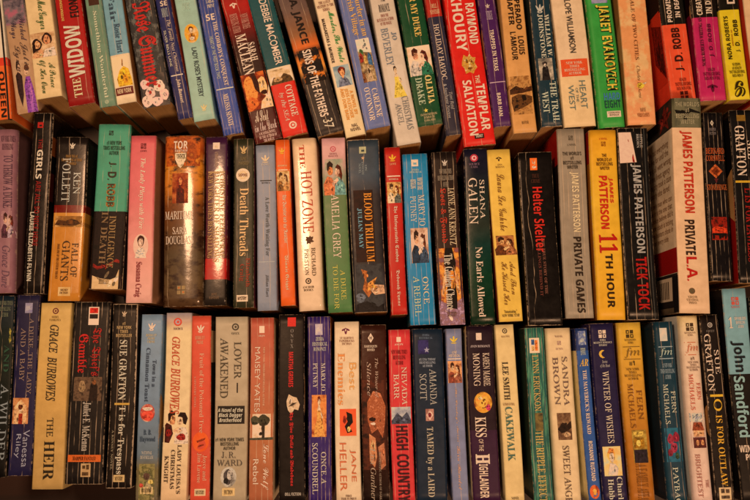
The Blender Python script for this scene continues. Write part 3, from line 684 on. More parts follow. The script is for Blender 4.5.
B(2, (57, 137), (47.5, 301), 31.5, 'thick paperback with black upper half, red stripe and golden lower half', [(137, '261C16'), (205, '7A1C10'), (212.5, 'C8842E'), (222, 'A86E28'), (226, 'C47C28'), (301, 'AA5C14')], [
    E('swirl', 146, .52, 7, 'D8C8A8'), SP('FROM THE #1\nBESTSELLING AUTHOR\nOF WORLD', 155, 165, .2, .84, 'A87838'), A('KEN', 172, 194, .60, .82, 'd', 'thin', 'C0B8A8', off=-.022), A('FOLLETT', 158, 202, .24, .50, 'd', 'thin', 'C0B8A8', off=-.022),
    P(216, 227, .02, .98, ['A87030', '8A5A24', 'C8924C'], [('5A3412', [(-.9, -.6), (-.7, .3), (-.2, .1), (.2, .5), (.6, .2), (.8, -.4), (.3, -.8), (-.4, -.7)])]), T('FALL OF', 243, 277, .66, .86, 'd', 'thin', '402810', off=-.014), T('GIANTS', 241, 281, .36, .60, 'd', 'thin', '402810', off=-.014), SP('BOOK ONE OF THE CENTURY TRILOGY', 244, 279, .20, .28, '6A3A14', 'd'), P(287, 296, .32, .70, ['D8B070', 'C89850'], name='publisher_emblem'), SP('SIGNET\nFICTION', 289, 294, .38, .64, '6A3A14')],
    coat=.2, rough=.3, roll=1.5, c=.0008, crease=3)
B(2, (98, 124), (88, 289), 33, 'green topped paperback with dark streaked lower half and a cream torn foot', [(124, '529670'), (211, '201612'), (274, '34201A')], [
    E('boxes', 133, .42, 5, '1E3A28'), SP('#1 NEW YORK\nTIMES BESTSELLING\nAUTHOR', 141, 155, .2, .86, '2A5238', 'h', 'bold'), A('J.', 162, 167, .40, .62, 'd', 'bold', '3A2C18'), A('D.', 172, 180, .38, .64, 'd', 'bold', '3A2C18'), A('ROBB', 184, 207, .38, .64, 'd', 'bold', 'B07830', off=.006), A('ROBB', 184, 207, .40, .62, 'd', 'bold', '4A3018', off=.006),
    T('INDULGENCE', 216, 268, .52, .72, 'd', 'serif', '9A7848'), T('IN DEATH', 212, 264, .28, .48, 'd', 'serif', '8A6A44'),
    P(212, 289, .0, 1.0, ['160E0C', '2C1C16', '1C1210'], [('8A2418', [(-1, -.28), (-.5, -.42), (.1, -.36), (.6, -.22), (1, -.3), (1, -.36), (.5, -.3), (0, -.44), (-.5, -.5), (-1, -.38)]), (['D8B078', 'C8A068'], [(-1, -1), (-1, -.62), (-.4, -.72), (.3, -.76), (.62, -.7), (.78, -.5), (1, -.45), (1, -1)])], sc=180.0), SP('BERKLEY', 279, 284, .32, .62, '8A6A40')],
    crease=4, r=.003, rough=.55, rightb=[(120, '2E6A44'), (211, '1E1612')])
B(2, (131, 135.6), (124.5, 303), 26, 'salmon to pale pink paperback with an oval portrait of a lady', [(136, 'D05A58'), (200, 'D46A64'), (250, 'D88C78'), (303, 'DCA088')], [
    E('boxes', 146, .52, 6, '7A2028'), SP('AVON', 150, 152, .4, .66, '7A2028'), T('The Lady Plays with Fire', 158, 229, .40, .64, 'd', 'bital', 'ECC4B0'),
    P(234, 258, .24, .82, ['E0B898', 'D8A888'], woman('4A1E14', 'E4B08C', 'F0DCC8') , oval=True), T('Susanna Craig', 262, 297, .32, .60, 'd', 'serif', '8E2228', name='author_name')], soft=True, r=.002, rightb=[(130, 'B07850')])
B(2, (164, 136), (161, 307), 40, 'widest glossy paperback, orange sky above smoky brown with red column', [(136, 'C06020'), (150, 'A04818'), (165, 'CC7A1C'), (185, 'C87420'), (205, '80481C'), (230, '6A4420'), (255, '5E482C'), (285, '6A5030'), (307, '5A3C22')], [
    P(137, 166, .0, 1.0, ['3A1C10', 'C05A18', '8A3C14', 'D88024'], sc=70.0), T('TOR', 141, 149, .26, .62, 'h', 'bold', 'F0D8B0', name='publisher_emblem'), T('FANTASY', 149.6, 152, .30, .62, 'h', 'bold', 'E8CCA0', name='publisher_emblem'),
    P(152, 168, .28, .60, ['8A5A20'], [('ECC890', [(-.9, .9), (.9, .9), (.85, .1), (.4, -.7), (0, -1), (-.4, -.7), (-.85, .1)]), ('3A2410', [(-.7, .75), (.7, .75), (.62, .2), (-.62, .2)])], name='publisher_emblem'), SP('BOOK', 154.6, 158.4, .34, .54, 'ECC890', 'h', 'bold'),
    P(173, 203, .24, .64, ['6A2010', 'A0481C', 'C06A30'], [('8A2C14', ell(0, .35, .4, .45)), ('C8743C', ell(.05, .45, .22, .25)), ('5A1A0C', [(-.5, -1), (-.45, -.1), (0, .1), (.5, -.1), (.55, -1)])]), T('MARITIME', 211, 219, .06, .78, 'h', 'thin', 'F0DCB8', off=-.01), A('SARA', 227, 234, .26, .62, 'h', 'thin', 'E8D0A8', off=-.01), A('DOUGLASS', 236, 244, .08, .78, 'h', 'thin', 'E8D0A8', off=-.01), E('boxes', 290, .48, 9, 'A08050')],
    soft=True, c=.0022, r=.005, coat=.55, rough=.42, roll=-1.0, marble=('3A2010', .09, .12, .50, .66), crease=1, d=SPINE + .002)
B(2, (205.7, 137), (204, 306), 22, 'purple over crimson paperback with a shining block of foil lettering', [(137, '4A1E3C'), (170, '5A2030'), (235, '6A1E20'), (258, 'B0201A'), (279, '2A2018'), (306, '2A2018')], [
    E('square', 146, .50, 7, 'F0D8B0', col2='D8B888'), SP('AUTHOR OF THE SHADOW', 152, 168, .44, .58, 'B89070', 'd'), BAR(171.5, 173, .12, .88, 'C09860'),
    A('NEW YORK TIMES BESTSELLING', 172, 258, .12, .36, 'd', 'serif', 'B88C54', off=-.004), T('DAUGHTER OF SHADOWS', 172, 262, .38, .64, 'd', 'serif', 'C89C60', off=-.004), A('CHRISTINE FEEHAN RAE', 174, 258, .66, .90, 'd', 'serif', 'B88C54', off=-.004),
    SP('JOVE\nFANTASY', 293, 299, .25, .7, '8A6848')], coat=.6, rough=.4, roll=-.5, crease=0, wear=.4)
B(2, (233, 139), (233.3, 308), 20.5, 'dark olive paperback with a round cream medallion and orange serif title', [(139, '3C3822'), (308, '34321E')], [
    E('swirl', 150, .5, 9, 'C8A060'), SP('LOVE\nINSPIRED', 157, 165, .25, .75, '8A7448'), E('circle', 175, .46, 14, 'E8CC98', col2='DDB880'), SP('SUSPENSE', 173.6, 176.4, .24, .68, '8A4A20', 'h', 'bold'), T('Death Threads', 188, 256, .32, .74, 'd', 'serif', 'E8B070', off=-.012), A('Elizabeth\nCraig', 258, 287, .3, .84, 'd', 'serif', '9A3C20'),
    BAR(295, 301.5, .18, .72, 'ECCC98', name='price_label'), SP('MYSTERY', 296.6, 300, .24, .66, '6A4A28', 'h', 'bold')], crease=2, rightb=[(130, '7A3034')])
B(2, (255.2, 145.5), (257.8, 311), 19.5, 'grey blue paperback with faint thin grey title and a gold plume', [(145, '84868A'), (311, '807E78')], [
    E('leaf', 159, .5, 9, 'D8B888'), SP('LOVE', 163.5, 165.5, .3, .7, 'C8B498'), BAR(180, 181, .2, .8, '3A3832'), SP('HISTORICAL', 182, 183.6, .28, .72, '55524C'), T('A Love Worth Waiting For', 197, 256, .40, .66, 'd', 'serif', '66645C', off=-.02), BAR(261.4, 262.2, .1, .9, 'A8A498'), A('Jillian Hart', 275, 297, .44, .60, 'd', 'serif', '64605A', off=-.02)], crease=3)
B(2, (275.3, 140), (280.3, 306), 14.5, 'narrow bright orange paperback with white blackletter title', [(140, 'DC5A1C'), (306, 'DC5014')], [
    E('leaf', 151, .45, 7, 'F0A828'), SP('HISTORICAL', 165, 166.6, .15, .8, 'F0C080'), BAR(169.4, 170.4, .05, .95, 'F0C890'), P(171, 191, .06, .94, ['A07038', 'C89858', 'E0BC80'], couple('5A3418', 'D8A468', '8A5A28', '6A3A1C', 'D8A468', 'C88848'), sc=200.0), T('The Bachelor and the Rancher', 195, 243, .36, .68, 'd', 'goth', 'F0CC98', off=-.01), A('Winnie Griggs', 255, 290, .36, .64, 'd', 'goth', 'F0C890', off=-.01)], rightb=[(130, '8A1E10')], crease=1)
B(2, (291, 139), (299, 311.5), 25, 'cream paperback with dripping red title and a dark splatter mark', [(139, 'E4B888'), (170, 'E4BC90'), (311, 'DCB078')], [
    T('THE', 145, 168, .30, .50, 'd', 'serif', 'C04A28'), T('HOT ZONE', 171, 233, .30, .74, 'd', 'thin', 'BC4A2A', off=-.014), E('splat', 240, .54, 10, '5A3014'), A('RICHARD', 248, 276, .60, .76, 'd', 'thin', '6A4A28', off=-.01), A('PRESTON', 249, 275, .32, .48, 'd', 'thin', '6A4A28', off=-.01), E('circle', 281, .44, 6, '4A3820'), SP('ANCHOR\nBOOKS', 286, 291, .2, .66, '6A4A28')], r=.004, c=.0007, coat=.6, roll=-2.6, rough=.4, rightb=[(130, 'B88450')])
B(2, (321.3, 138.5), (327.7, 313), 24, 'pink topped green paperback with a bare chested man embracing a lady', [(138, 'D49A90'), (160, 'C89484'), (178, '8A8A68'), (194, '6A7A4C'), (313, '5A7E48')], [
    E('circle', 149, .48, 6, 'C05A58'), SP('SOURCE\nROMANCE', 153, 157, .28, .68, 'A86860'), P(159, 195, .02, .98, ['C89888', 'A89878', '8A9070'], couple('2E140A', 'C87038', 'C0683A', '5A2410', 'E0A880', '6A9080')), A('AMELIA GREY', 194, 258, .34, .66, 'd', 'thin', 'ECD8A0', off=-.012), T('A DUKE', 270, 300, .58, .78, 'd', 'thin', 'C8B850', off=-.016), T('TO DIE FOR', 265, 309, .28, .48, 'd', 'thin', 'C8B850', off=-.016)], soft=True)
B(2, (347, 140), (354, 313), 32.5, 'wide slate fantasy paperback with worn tan top, orange and teal lettering', [(140, '3E4648'), (175, '4A5458'), (195, '3A3230'), (262, '302A28'), (285, '4A4440'), (313, '38302C')], [
    P(190, 262, .14, .74, ['2C1812', '3A1E14', '24120E']), E('square', 150, .48, 7, 'B0A878', col2='3A4A44'), E('star', 158, .48, 4, 'D0A070'), SP('EPIC\nFANTASY\nNOVEL', 162, 175, .34, .60, '8A9088', 'd'), T('BLOOD TRILLIUM', 193, 262, .46, .70, 'd', 'serif', 'DC8828', off=-.005), A('JULIAN MAY', 208, 248, .24, .38, 'd', 'serif', '6A989C'),
    P(264, 312, .02, .98, ['2C2A2A', '4A4640', '3A3632'], [('C8966A', [(.0, .15), (.9, .1), (.95, -.25), (.3, -.3), (.05, -.1)]), ('A8602C', [(-.5, .8), (-.1, .7), (-.2, .3), (.1, -.2), (-.1, -.4), (-.45, -.05), (-.3, .35)]), ('D88838', [(-.1, .2), (.5, .45), (.25, .15), (.55, .0), (.1, .0), (-.15, -.15)]), ('6A6A68', ell(-.6, -.4, .3, .2)), ('241E1C', [(-1, -.7), (-.2, -.55), (.5, -.8), (1, -.6), (1, -1), (-1, -1)])]) ], soft=True, wear=1.3, r=.003, crease=1, roll=0, left=[(120, '2A2624')])
B(2, (383.8, 147.6), (391.8, 315), 16, 'narrow red paperback with white blackletter title and gold plume', [(147, 'B8281C'), (315, 'BE2C1E')], [
    E('leaf', 158, .48, 8, 'F0A828'), SP('LOVE', 163, 165, .3, .7, 'E0A070'), BAR(175.5, 176.6, .1, .92, 'F0D0A0'), SP('HISTORICAL', 178.4, 180, .2, .8, 'F0D0A0'), P(182, 203, .06, .94, ['B07C3C', 'D8A458', '8A5A2C'], couple('5A3418', 'E0B070', 'E8C890', '7A3A18', 'E0B070', '6A6A58'), sc=200.0), T('The Unforgettable Cowboy', 206, 262, .40, .66, 'd', 'goth', 'F4D8B0', off=-.01), A('Deborah Lynne', 270, 306, .40, .64, 'd', 'goth', 'F0D0A8', off=-.01)], crease=1)
B(2, (401.7, 154.5), (410.5, 325.5), 25.5, 'sky blue paperback with creased gold lettering and a couple on its spine', [(154, '1E7A9C'), (325, '1C7492')], [
    E('square', 163, .48, 7, 'E0D0B0', col2='6A9AA8'), SP('ZEBRA\nHISTORICAL', 169, 173, .25, .75, 'B8C0B0'), SP('NEW YORK TIMES\nBESTSELLING', 178, 190, .28, .76, 'D0D0B8', 'd', 'bold'), A('MARY JO', 195, 226, .56, .80, 'd', 'thin', 'D0C8A0', off=-.012), A('PUTNEY', 196, 222, .24, .46, 'd', 'thin', 'D0C8A0', off=-.012),
    P(228, 263, .2, .88, ['C89878', 'D8B08C', 'A87858'], couple('3A2014', 'D09468', '2C3A44', '6A3820', 'ECC09C', '44505A')), T('ONCE', 277, 304, .58, .80, 'd', 'thin', 'D8C890', off=-.012), T('A REBEL', 276, 316, .22, .46, 'd', 'thin', 'C0C090', off=-.012)], crease=5, rightb=[(140, '8A3C28')])
B(2, (431, 152.5), (440.5, 325), 25, 'dark brown paperback whose lower half shows a black gown against flames', [(152, '2A1E18'), (250, '3A241A'), (325, '5A3A40')], [
    E('swirl', 163, .50, 7, 'C8B498'), SP('NEW YORK TIMES\nBESTSELLING AUTHOR\nOF FIRE', 169, 187, .2, .84, 'A08C70'), A('JAYNE ANN KRENTZ', 188, 245, .58, .84, 'd', 'thin', 'D8BC8C', off=-.01), T('Lost & Found', 188, 243, .22, .50, 'd', 'goth', 'B83820'),
    P(248, 325, .02, .98, ['C86A20', 'E09438', 'A0522C', '8A5A58'], [(['B890A0', '8A6468', 'A87868'], [(-1, -1), (-1, -.35), (0, -.5), (1, -.3), (1, -1)]), ('1C120E', [(-.3, 1), (-.45, .6), (-.2, .2), (-.3, -.2), (-.25, -.55), (.45, -.6), (.5, -.2), (.35, .2), (.55, .6), (.3, 1)]), ('D89860', [(.35, .55), (.65, .1), (.8, -.2), (.68, -.25), (.45, .15)]), ('D89860', [(-.35, .55), (-.6, .1), (-.75, -.2), (-.62, -.25), (-.3, .15)])]),
    T('The Golden Chance', 254, 310, .30, .64, 'd', 'serif', 'D8C8A8', off=-.012), BAR(310.5, 318, .24, .72, 'ECCC98', name='price_label'), SP('FICTION\nPOCKET', 312, 316.6, .3, .66, '6A4A30', 'h', 'bold')], crease=4, soft=True, left=[(140, '1E1612')])
B(2, (463, 149), (471, 325), 24.5, 'dark green paperback with navy top, large cream name and title', [(149, '24202E'), (170, '24242C'), (195, '2A342C'), (225, '3A3E30'), (245, '1E3E32'), (275, '184028'), (325, '14301C')], [
    E('circle', 158, .42, 8, 'B83040', col2='F0B0A0'), SP('SOURCE\nCASA', 163, 168, .2, .64, '8A6A70'), A('SHANA', 180, 219, .60, .80, 'd', 'thin', 'DCD4BC', off=-.02), A('GALEN', 178, 224, .14, .50, 'd', 'thin', 'E0D8C0', off=-.02), T('No Earls Allowed', 247, 317, .34, .62, 'd', 'serif', 'F0DEB8', off=-.008)], soft=True, c=.0012, rough=.28, left=[(140, '241620')])
B(2, (487.3, 150), (498.8, 322), 23.5, 'golden yellow paperback with brown script and a picture band at mid spine', [(150, 'F0B448'), (322, 'EAAC3C')], [
    E('bird', 159, .48, 6, '5A3A18'), SP('AVON\nROMANCE', 164, 168, .32, .7, '8A6030'), A('Laura Lee Guhrke', 174, 231, .34, .66, 'd', 'script', '8A5A24'), P(235.5, 255, .02, .98, ['8A4A20', 'B87840', '6A3414'], couple('3A1C0C', 'D89858', '6A3818', '5A2A10', 'E0A868', 'A8683C'), sc=180.0), T('And Then', 262, 295, .60, .84, 'd', 'script', '8A5A24'), T('He Kissed Her', 262, 305, .26, .52, 'd', 'script', '8A5A24'), SP('"Intoxicating."\nNEW YORK STAR', 310, 317, .12, .86, '4A3014', 'h', 'bital')], left=[(140, '8A3418')])
B(2, (518.6, 152.5), (528, 326), 34, 'plain black paperback with a bold red title and a little orange emblem', [(152, '1C1612')], [
    P(158, 170, .33, .54, ['EC7024', 'E86020'], [('F4D0A0', ell(.1, -.5, .6, .2)), ('F0B080', [(-.5, .8), (.1, .2), (.6, .8), (.4, -.1), (-.3, .1)])], name='publisher_emblem'), SP('TRUE\nCRIME', 174, 183, .34, .6, '5A3424'), T('Helter Skelter', 187, 252, .36, .66, 'd', 'bold', 'C8281A'), SP('THE TRUE STORY OF THE', 238, 294, .54, .62, '8A5A44', 'd'), SP('KILLINGS BEHIND IT', 244, 296, .40, .48, '7A4434', 'd')], crease=1, rough=.3, wear=.9)
B(2, (556.3, 129), (566, 318.5), 28, 'greyish tan paperback with pale name and dark title, red side beside the black book', [(129, 'A08C70'), (318, 'A88E66')], [
    E('boxes', 138, .48, 5, '6A5A44'), SP('A NOVEL', 144, 146, .34, .66, '6A5A44'), SP('THE WORLD\'S\n#1\nBESTSELLING\nWRITER', 152, 169, .16, .84, '4E3E2C', 'h', 'bold'), A('JAMES PATTERSON', 172, 232, .38, .70, 'd', 'bold', 'DCC08C', off=.006), T('PRIVATE GAMES', 237, 313, .42, .70, 'd', 'bold', '3A2A1C', off=.006)], crease=6, r=.002, left=[(120, 'A02014'), (163, '2A1812')])
B(2, (589.2, 130), (597.5, 320), 28, 'amber yellow paperback with red name, red numeral and black title', [(130, 'E09C20'), (200, 'E8AC2C'), (320, 'E4A024')], [
    SP('A NOVEL', 138, 140, .34, .64, 'C05018'), E('boxes', 144, .5, 5, 'A06018'), SP('THE\nWORLD\'S #1\nBESTSELLING\nWRITER', 154, 170, .22, .8, '6A3C14', 'h', 'bold'), A('JAMES', 178, 203, .62, .78, 'd', 'bold', 'C83818', off=.006), A('PATTERSON', 176, 229, .28, .58, 'd', 'bold', 'C42414', off=.006),
    T('11', 234, 253, .18, .82, 'd', 'serif', 'B81C14', off=.006), T('TH HOUR', 254, 308, .36, .62, 'd', 'bold', '3A2410', off=.006)], soft=True, r=.003, left=[(120, '9A1C12'), (162, 'A0601C')])
B(2, (617.3, 128), (628, 320), 30.5, 'black paperback with pale grey name, red title and a torn cream sticker on top', [(128, '221E1A')], [
    SP('LITTLE\nBROWN', 134, 148, .60, .80, 'A89C88', 'd'), BAR(128.5, 320, .86, .88, '5A5448'), A('JAMES PATTERSON', 164, 253, .36, .70, 'd', 'bold', 'A89E8C', off=.006), T('TICK TOCK', 257, 310, .36, .72, 'd', 'bold', 'B02018', off=.006),
    P(131.5, 163, .02, .58, ['221E1A'], [(['E0BC98', 'D8B090'], [(-.95, -1), (-1, .95), (.45, .95), (1, -.95)]), ('A03024', [(.05, .5), (.12, .5), (.55, -.2), (.8, -.95), (.55, -.95), (.4, -.3)])], name='price_sticker')], crease=4, rough=.3, wear=.9)
B(2, (671.5, 98), (679.5, 313), 30, 'tall cream paperback jutting out, khaki top band, red name and black title', [(98, '6A6244'), (127, 'E0B484'), (313, 'E0B484')], [
    P(98, 127, .0, 1.0, ['5E5840', '7A7050', '6E6648'], [('1E1A14', [(-.8, .2), (-.2, .1), (.2, .3), (.9, .05), (.9, -.05), (.2, .05), (.1, -.25), (-.3, -.1), (-.7, -.05)]), ('1E1A14', ell(-.1, -.4, .12, .2))]), SP('THE WORLD\'S\n#1\nBESTSELLING\nWRITER', 102, 124, .12, .92, 'A89870', 'h', 'bold'),
    A('JAMES PATTERSON', 131, 213, .24, .64, 'd', 'bold', 'C03018', off=.006), T('PRIVATE', 220, 255, .28, .60, 'd', 'bold', '3A2214', off=.006), T('L.A.', 257, 281, .28, .62, 'd', 'bold', 'BC1C14'), E('circle', 291, .42, 6, '7A5A38'), SP('GRAND\nCENTRAL\nPRESS', 296, 304, .24, .62, '8A6A44'),
    P(98, 127, .55, 1.0, ['2A2620', '3A342A'], [('7A2C20', [(.3, .9), (.45, .2), (1, .1), (.55, -.3), (.7, -1), (.2, -.5), (-.3, -.95), (-.1, -.2), (-.6, .1), (.0, .2)])], face='L'),
    T('She had everything\nto live for until the\nnight it all went wrong\nand the finest agency\nin the city took a case\nnobody else dared', 136, 190, .35, .95, 'h', 'sans', '94683F', name='blurb', face='L'), T('The only man who can\nsolve it is the one that\nthe police believe did it\nand the clock is ticking\nas the hunters close in\non every side', 193, 240, .35, .95, 'h', 'sans', '94683F', name='blurb', face='L'),
    BAR(247, 272, .4, .99, 'A81A14', face='L'), P(276, 300, .5, .86, ['E0BC90', 'D8B488'], [('4A3420', [(-.6 + q * .22, -.8), (-.5 + q * .22, -.8), (-.5 + q * .22, .7), (-.6 + q * .22, .7)]) for q in range(6)], name='barcode', face='L'), BAR(275, 312, .88, .99, '2A2420', face='L')], d=.121, roll=-1.5, wear=.5, left=[(90, '3A342A'), (127, 'E8C094'), (272, '3A2E26'), (307, '8A7050')])
B(2, (702.5, 112.5), (711.5, 281), 21, 'black paperback with orange diamond emblem and red stone circle glow', [(112, '201A18')], [
    E('diamond', 123, .44, 5, 'D8C8B8'), SP('HARPER\nFICTION', 128, 135, .28, .6, '8A7A6C'), A('BERNARD', 148, 154, .06, .94, 'h', 'thin', 'C85A28', off=-.01), A('CORNWELL', 155.5, 161, .06, .94, 'h', 'thin', 'C85A28', off=-.01),
    P(164, 183, .14, .84, ['201A18'], [('B85A28', [(0, 1), (.95, .25), (0, -.5), (-.95, .25)]), ('7A3414', [(0, .7), (.6, .25), (0, -.2), (-.6, .25)]), ('6A2C28', [(-.3, -.55), (.3, -.55), (0, -1)])], name='publisher_emblem'), T('STONEHENGE', 184.5, 190, .03, .97, 'h', 'thin', 'C8642C', off=-.01),
    P(217, 240, .0, 1.0, ['201614', '5A1A10', 'A02814', '341412'], [('C83818', [(-1, -.2), (-.4, .2), (.3, .1), (1, -.1), (1, -.4), (-1, -.45)]), ('1A1210', [(-.7, -.9), (-.7, -.4), (.6, -.4), (.6, -.9), (.45, -.9), (.45, -.6), (.1, -.6), (.1, -.9), (-.1, -.9), (-.1, -.6), (-.5, -.6), (-.5, -.9)])])], crease=5, rough=.3, rightb=[(100, '241A16')])
B(2, (729.5, 110), (740, 283), 31, 'black paperback with large white serif name and a yellow rule, cut by right edge', [(110, '221E1A')], [
    P(115, 121, .22, .5, ['A07830', '7A5820'], name='publisher_emblem'), A('SUE', 141, 159, .48, .72, 'd', 'serif', 'E0D4C0', off=-.005), A('GRAFTON', 126, 176, .12, .42, 'd', 'serif', 'E0D4C0', off=-.005), BAR(180.5, 182.6, .05, 1.0, 'D0A028'), T('L IS FOR LAWLESS', 188, 262, .30, .58, 'd', 'serif', 'A0241C')], crease=4, rough=.3, left=[(100, '1C1614'), (196, 'A02018')], roll=-1.0)
# ================================================================ bottom row, left to right
B(3, (-12, 296), (-22, 478), 27, 'dark bottle green paperback cut off by the left edge, bottom row', [(296, '14242A'), (340, '122018'), (478, '100E0C')], [
    SP('NEW YORK TIMES\nBESTSELLING\nAUTHOR', 301, 317, .4, .95, '6A6A50'), T('AND', 345, 372, .7, .9, 'd', 'serif', '2E4A34'), A('A. WILDER', 384, 462, .66, .94, 'd', 'thin', '7A7C74', off=-.01), P(328, 344, .8, .98, ['14241C'], [('8A7A30', [(-.2, 1), (.5, .6), (.1, 0), (.6, -.5), (-.1, -1), (-.5, -.4), (.0, .1), (-.4, .5)])])], soft=True, crease=1)
B(3, (17.5, 295), (7, 476), 23, 'navy paperback with pale serif title and a small orange house picture', [(295, '2A2438'), (350, '28223A'), (476, '1C1E38')], [
    P(303, 313, .4, .72, ['A89CA0', '6A6078'], name='publisher_emblem'), T('A DUKE, THE LADY,', 318, 396, .60, .82, 'd', 'thin', '8A705C', off=-.012), T('AND A BABY', 328, 381, .28, .50, 'd', 'thin', '8A705C', off=-.012), P(398, 424, .06, .74, ['9A5A28', 'B87C48', '7A4420'], [('C89460', [(-.8, -1), (-.8, .3), (0, .9), (.8, .3), (.8, -1)]), ('8A2C14', [(-.2, -1), (-.2, -.2), (.3, -.2), (.3, -1)]), ('6A3418', ell(0, .3, .3, .2))]),
    A('Vanessa', 430, 467, .58, .86, 'd', 'sans', '8C8890', off=-.01), A('Riley', 434, 458, .24, .50, 'd', 'sans', '8C8890', off=-.01)], crease=2)
B(3, (41, 303), (30.6, 489.5), 31, 'tall plain mustard cream paperback with dark calligraphic lettering at lower left', [(303, 'B8924E'), (400, 'B48A46'), (489, 'A68248')], [
    E('circle', 311, .5, 6, '6A2C28'), SP('SOURCE\nCASABLANCA', 316, 321, .32, .68, '7A5A2C'), A('GRACE', 325, 353, .36, .64, 'd', 'ital', '33281A', off=.012), A('BURROWES', 357, 401, .34, .64, 'd', 'ital', '33281A', off=.012), T('THE', 418, 437, .42, .62, 'd', 'thin', '33281A', off=-.01), T('HEIR', 441, 480, .36, .68, 'd', 'serif', '2E2416', off=-.005)], soft=True, wear=.3, roll=.5)
B(3, (73.8, 302), (64.5, 484.5), 37, 'wide black creased paperback with red title and an orange band near its foot', [(302, '1E1814'), (484, '16110E')], [
    P(307, 325, .42, .70, ['C8A888', 'D0B08C'], [('B02014', [(-.8, .3), (-.8, .9), (.8, .9), (.8, .3)]), ('2A2018', [(-.8, -.3), (-.8, .2), (.8, .2), (.8, -.3)])], name='publisher_emblem'), T('The Thief\'s', 328, 376, .52, .80, 'd', 'goth', '98201A'), T('Gamble', 334, 373, .20, .46, 'd', 'goth', 'A8201A'), P(377, 401, .12, .88, ['4A3424', '6A5038', '2A1E16'], [('8A6C48', ell(-.4, .2, .25, .5)), ('2A1C14', [(.1, -1), (.2, .4), (.5, .7), (.7, .2), (.7, -1)]), ('7A4A28', ell(.45, .55, .14, .2))], sc=200.0),
    A('Juliet E. McKenna', 402, 451, .40, .62, 'd', 'serif', 'A89880', off=-.01), BAR(455, 462, .06, .94, 'B8541C'), SP('HARPER FANTASY', 456.6, 460.4, .2, .82, '5A2810', 'h', 'serif'), P(463.5, 477, .42, .68, ['B08E60', 'A07E50'], [('5A4024', [(-.7, .2), (-.1, .2), (-.1, .7), (-.7, .7)]), ('5A4024', [(.1, .1), (.7, .1), (.7, .8), (.1, .8)]), ('5A4024', [(-.7, -.8), (.6, -.8), (.6, -.3), (-.7, -.3)])], name='price_label')], crease=7, wear=.8)
B(3, (113.3, 304), (105.3, 488.5), 25, 'black paperback with badly rubbed white edges and pale serif lettering', [(304, '1E1610'), (488, '16100C')], [
    E('swirl', 314, .48, 6, 'B09470'), SP('#1\nNEW YORK\nTIMES\nBESTSELLER', 322, 337, .18, .82, 'A88858', 'h', 'bold'), A('SUE GRAFTON', 340, 400, .34, .64, 'd', 'serif', 'B0A284'), BAR(403, 405, .2, .8, 'B08838'), T('T is for Trespass', 406, 474, .34, .66, 'd', 'serif', 'B0A284'), SP('A KINSEY NOVEL', 430, 470, .16, .24, '8A7A5C', 'd'), BAR(475, 482, .30, .74, 'B89860', name='price_label'), SP('MYSTERY', 476.6, 480.6, .36, .68, '5A4024')], crease=4, wear=1.5)
LB = None
B(3, (141.3, 314.5), (135, 502), 21.5, 'grey blue mystery paperback with a red oval and a garden at its foot', [(314, '6C7E88'), (400, '64747E'), (455, '5E686A'), (470, '6A5C38'), (502, '6E6048')], [
    E('swirl', 327, .50, 9, 'C8C0A8'), SP('BERKLEY\nPRIME\nCRIME', 334, 343, .26, .76, 'B09A68'), T('Town in a', 360, 387, .62, .80, 'd', 'serif', '38424A'), T('Cinnamon Toast', 348, 402, .30, .50, 'd', 'serif', '38424A'), P(404, 422, .12, .80, ['B89070', 'A03024', '8A4A30'], [('C8402C', ell(0, -.3, .8, .55)), ('D8C0A0', ell(0, .45, .7, .2))], oval=True), A('B. B.\nHaywood', 430, 443, .14, .86, 'h', 'serif', '35424A'), SP('NATIONAL\nBESTSELLER', 451, 459, .2, .8, 'A89E88', 'h', 'serif'),
    P(464, 500, .02, .98, ['6A6038', '8A7A48', '4E4A28', 'A08A60'], [('A84030', ell(-.5, -.2, .2, .12)), ('C8A850', ell(.4, .0, .25, .12)), ('5A4030', ell(.0, .3, .3, .2))]), BAR(487, 494, .22, .80, 'C0A068', name='price_label'), SP('MYSTERY', 488.6, 492.4, .28, .74, '5A4428')], soft=True, L=LB)
B(3, (166.3, 313), (160.2, 502), 26, 'cream romance paperback with a dancing dark haired couple and red calligraphic name', [(313, '9A8A84'), (322, 'A8886C'), (332, 'D0AC78'), (440, 'D0AA7A'), (502, 'C8A274')], [
    E('circle', 322, .46, 8, 'B83A24'), SP('SOURCE', 327.6, 330, .3, .66, '7A5A50'), A('GRACE', 337, 366, .26, .56, 'd', 'ital', 'A83A1C', off=.012), A('BURROWES', 368, 414, .24, .60, 'd', 'ital', 'A83A1C', off=.012), P(410, 444, .02, .98, ['D0AA78', 'D0A878'], [('4A1E14', [(-1, -.9), (-1, -.05), (-.75, .25), (-.35, .1), (-.2, -.4), (-.5, -.95)]), ('E0C09A', [(-.1, -1), (.0, -.3), (.3, .0), (.8, -.05), (1, -.5), (1, -1)]), ('C07C4C', ell(-.30, .45, .25, .34)), ('2E160C', [(-.62, .3), (-.66, .75), (-.38, .98), (-.08, .84), (-.1, .68), (-.36, .70), (-.46, .4)]), ('D8A072', ell(.30, .38, .22, .30)), ('2A120C', [(.12, .62), (.32, .86), (.72, .84), (.92, .5), (.78, .12), (.58, .2), (.50, .56)]), ('D09468', [(-.3, -.25), (.2, -.02), (.5, -.2), (.2, -.4)]), ('8A241C', ell(.45, -.6, .36, .2)), ('7A1C14', ell(-.55, -.35, .22, .22))]),
    T('LADY LOUISA\'S', 445, 494, .60, .76, 'd', 'serif', '4A3422'), T('CHRISTMAS', 450, 489, .36, .52, 'd', 'serif', '4A3422'), T('KNIGHT', 456, 483, .12, .28, 'd', 'serif', '4A3422')], soft=True, L=LB)
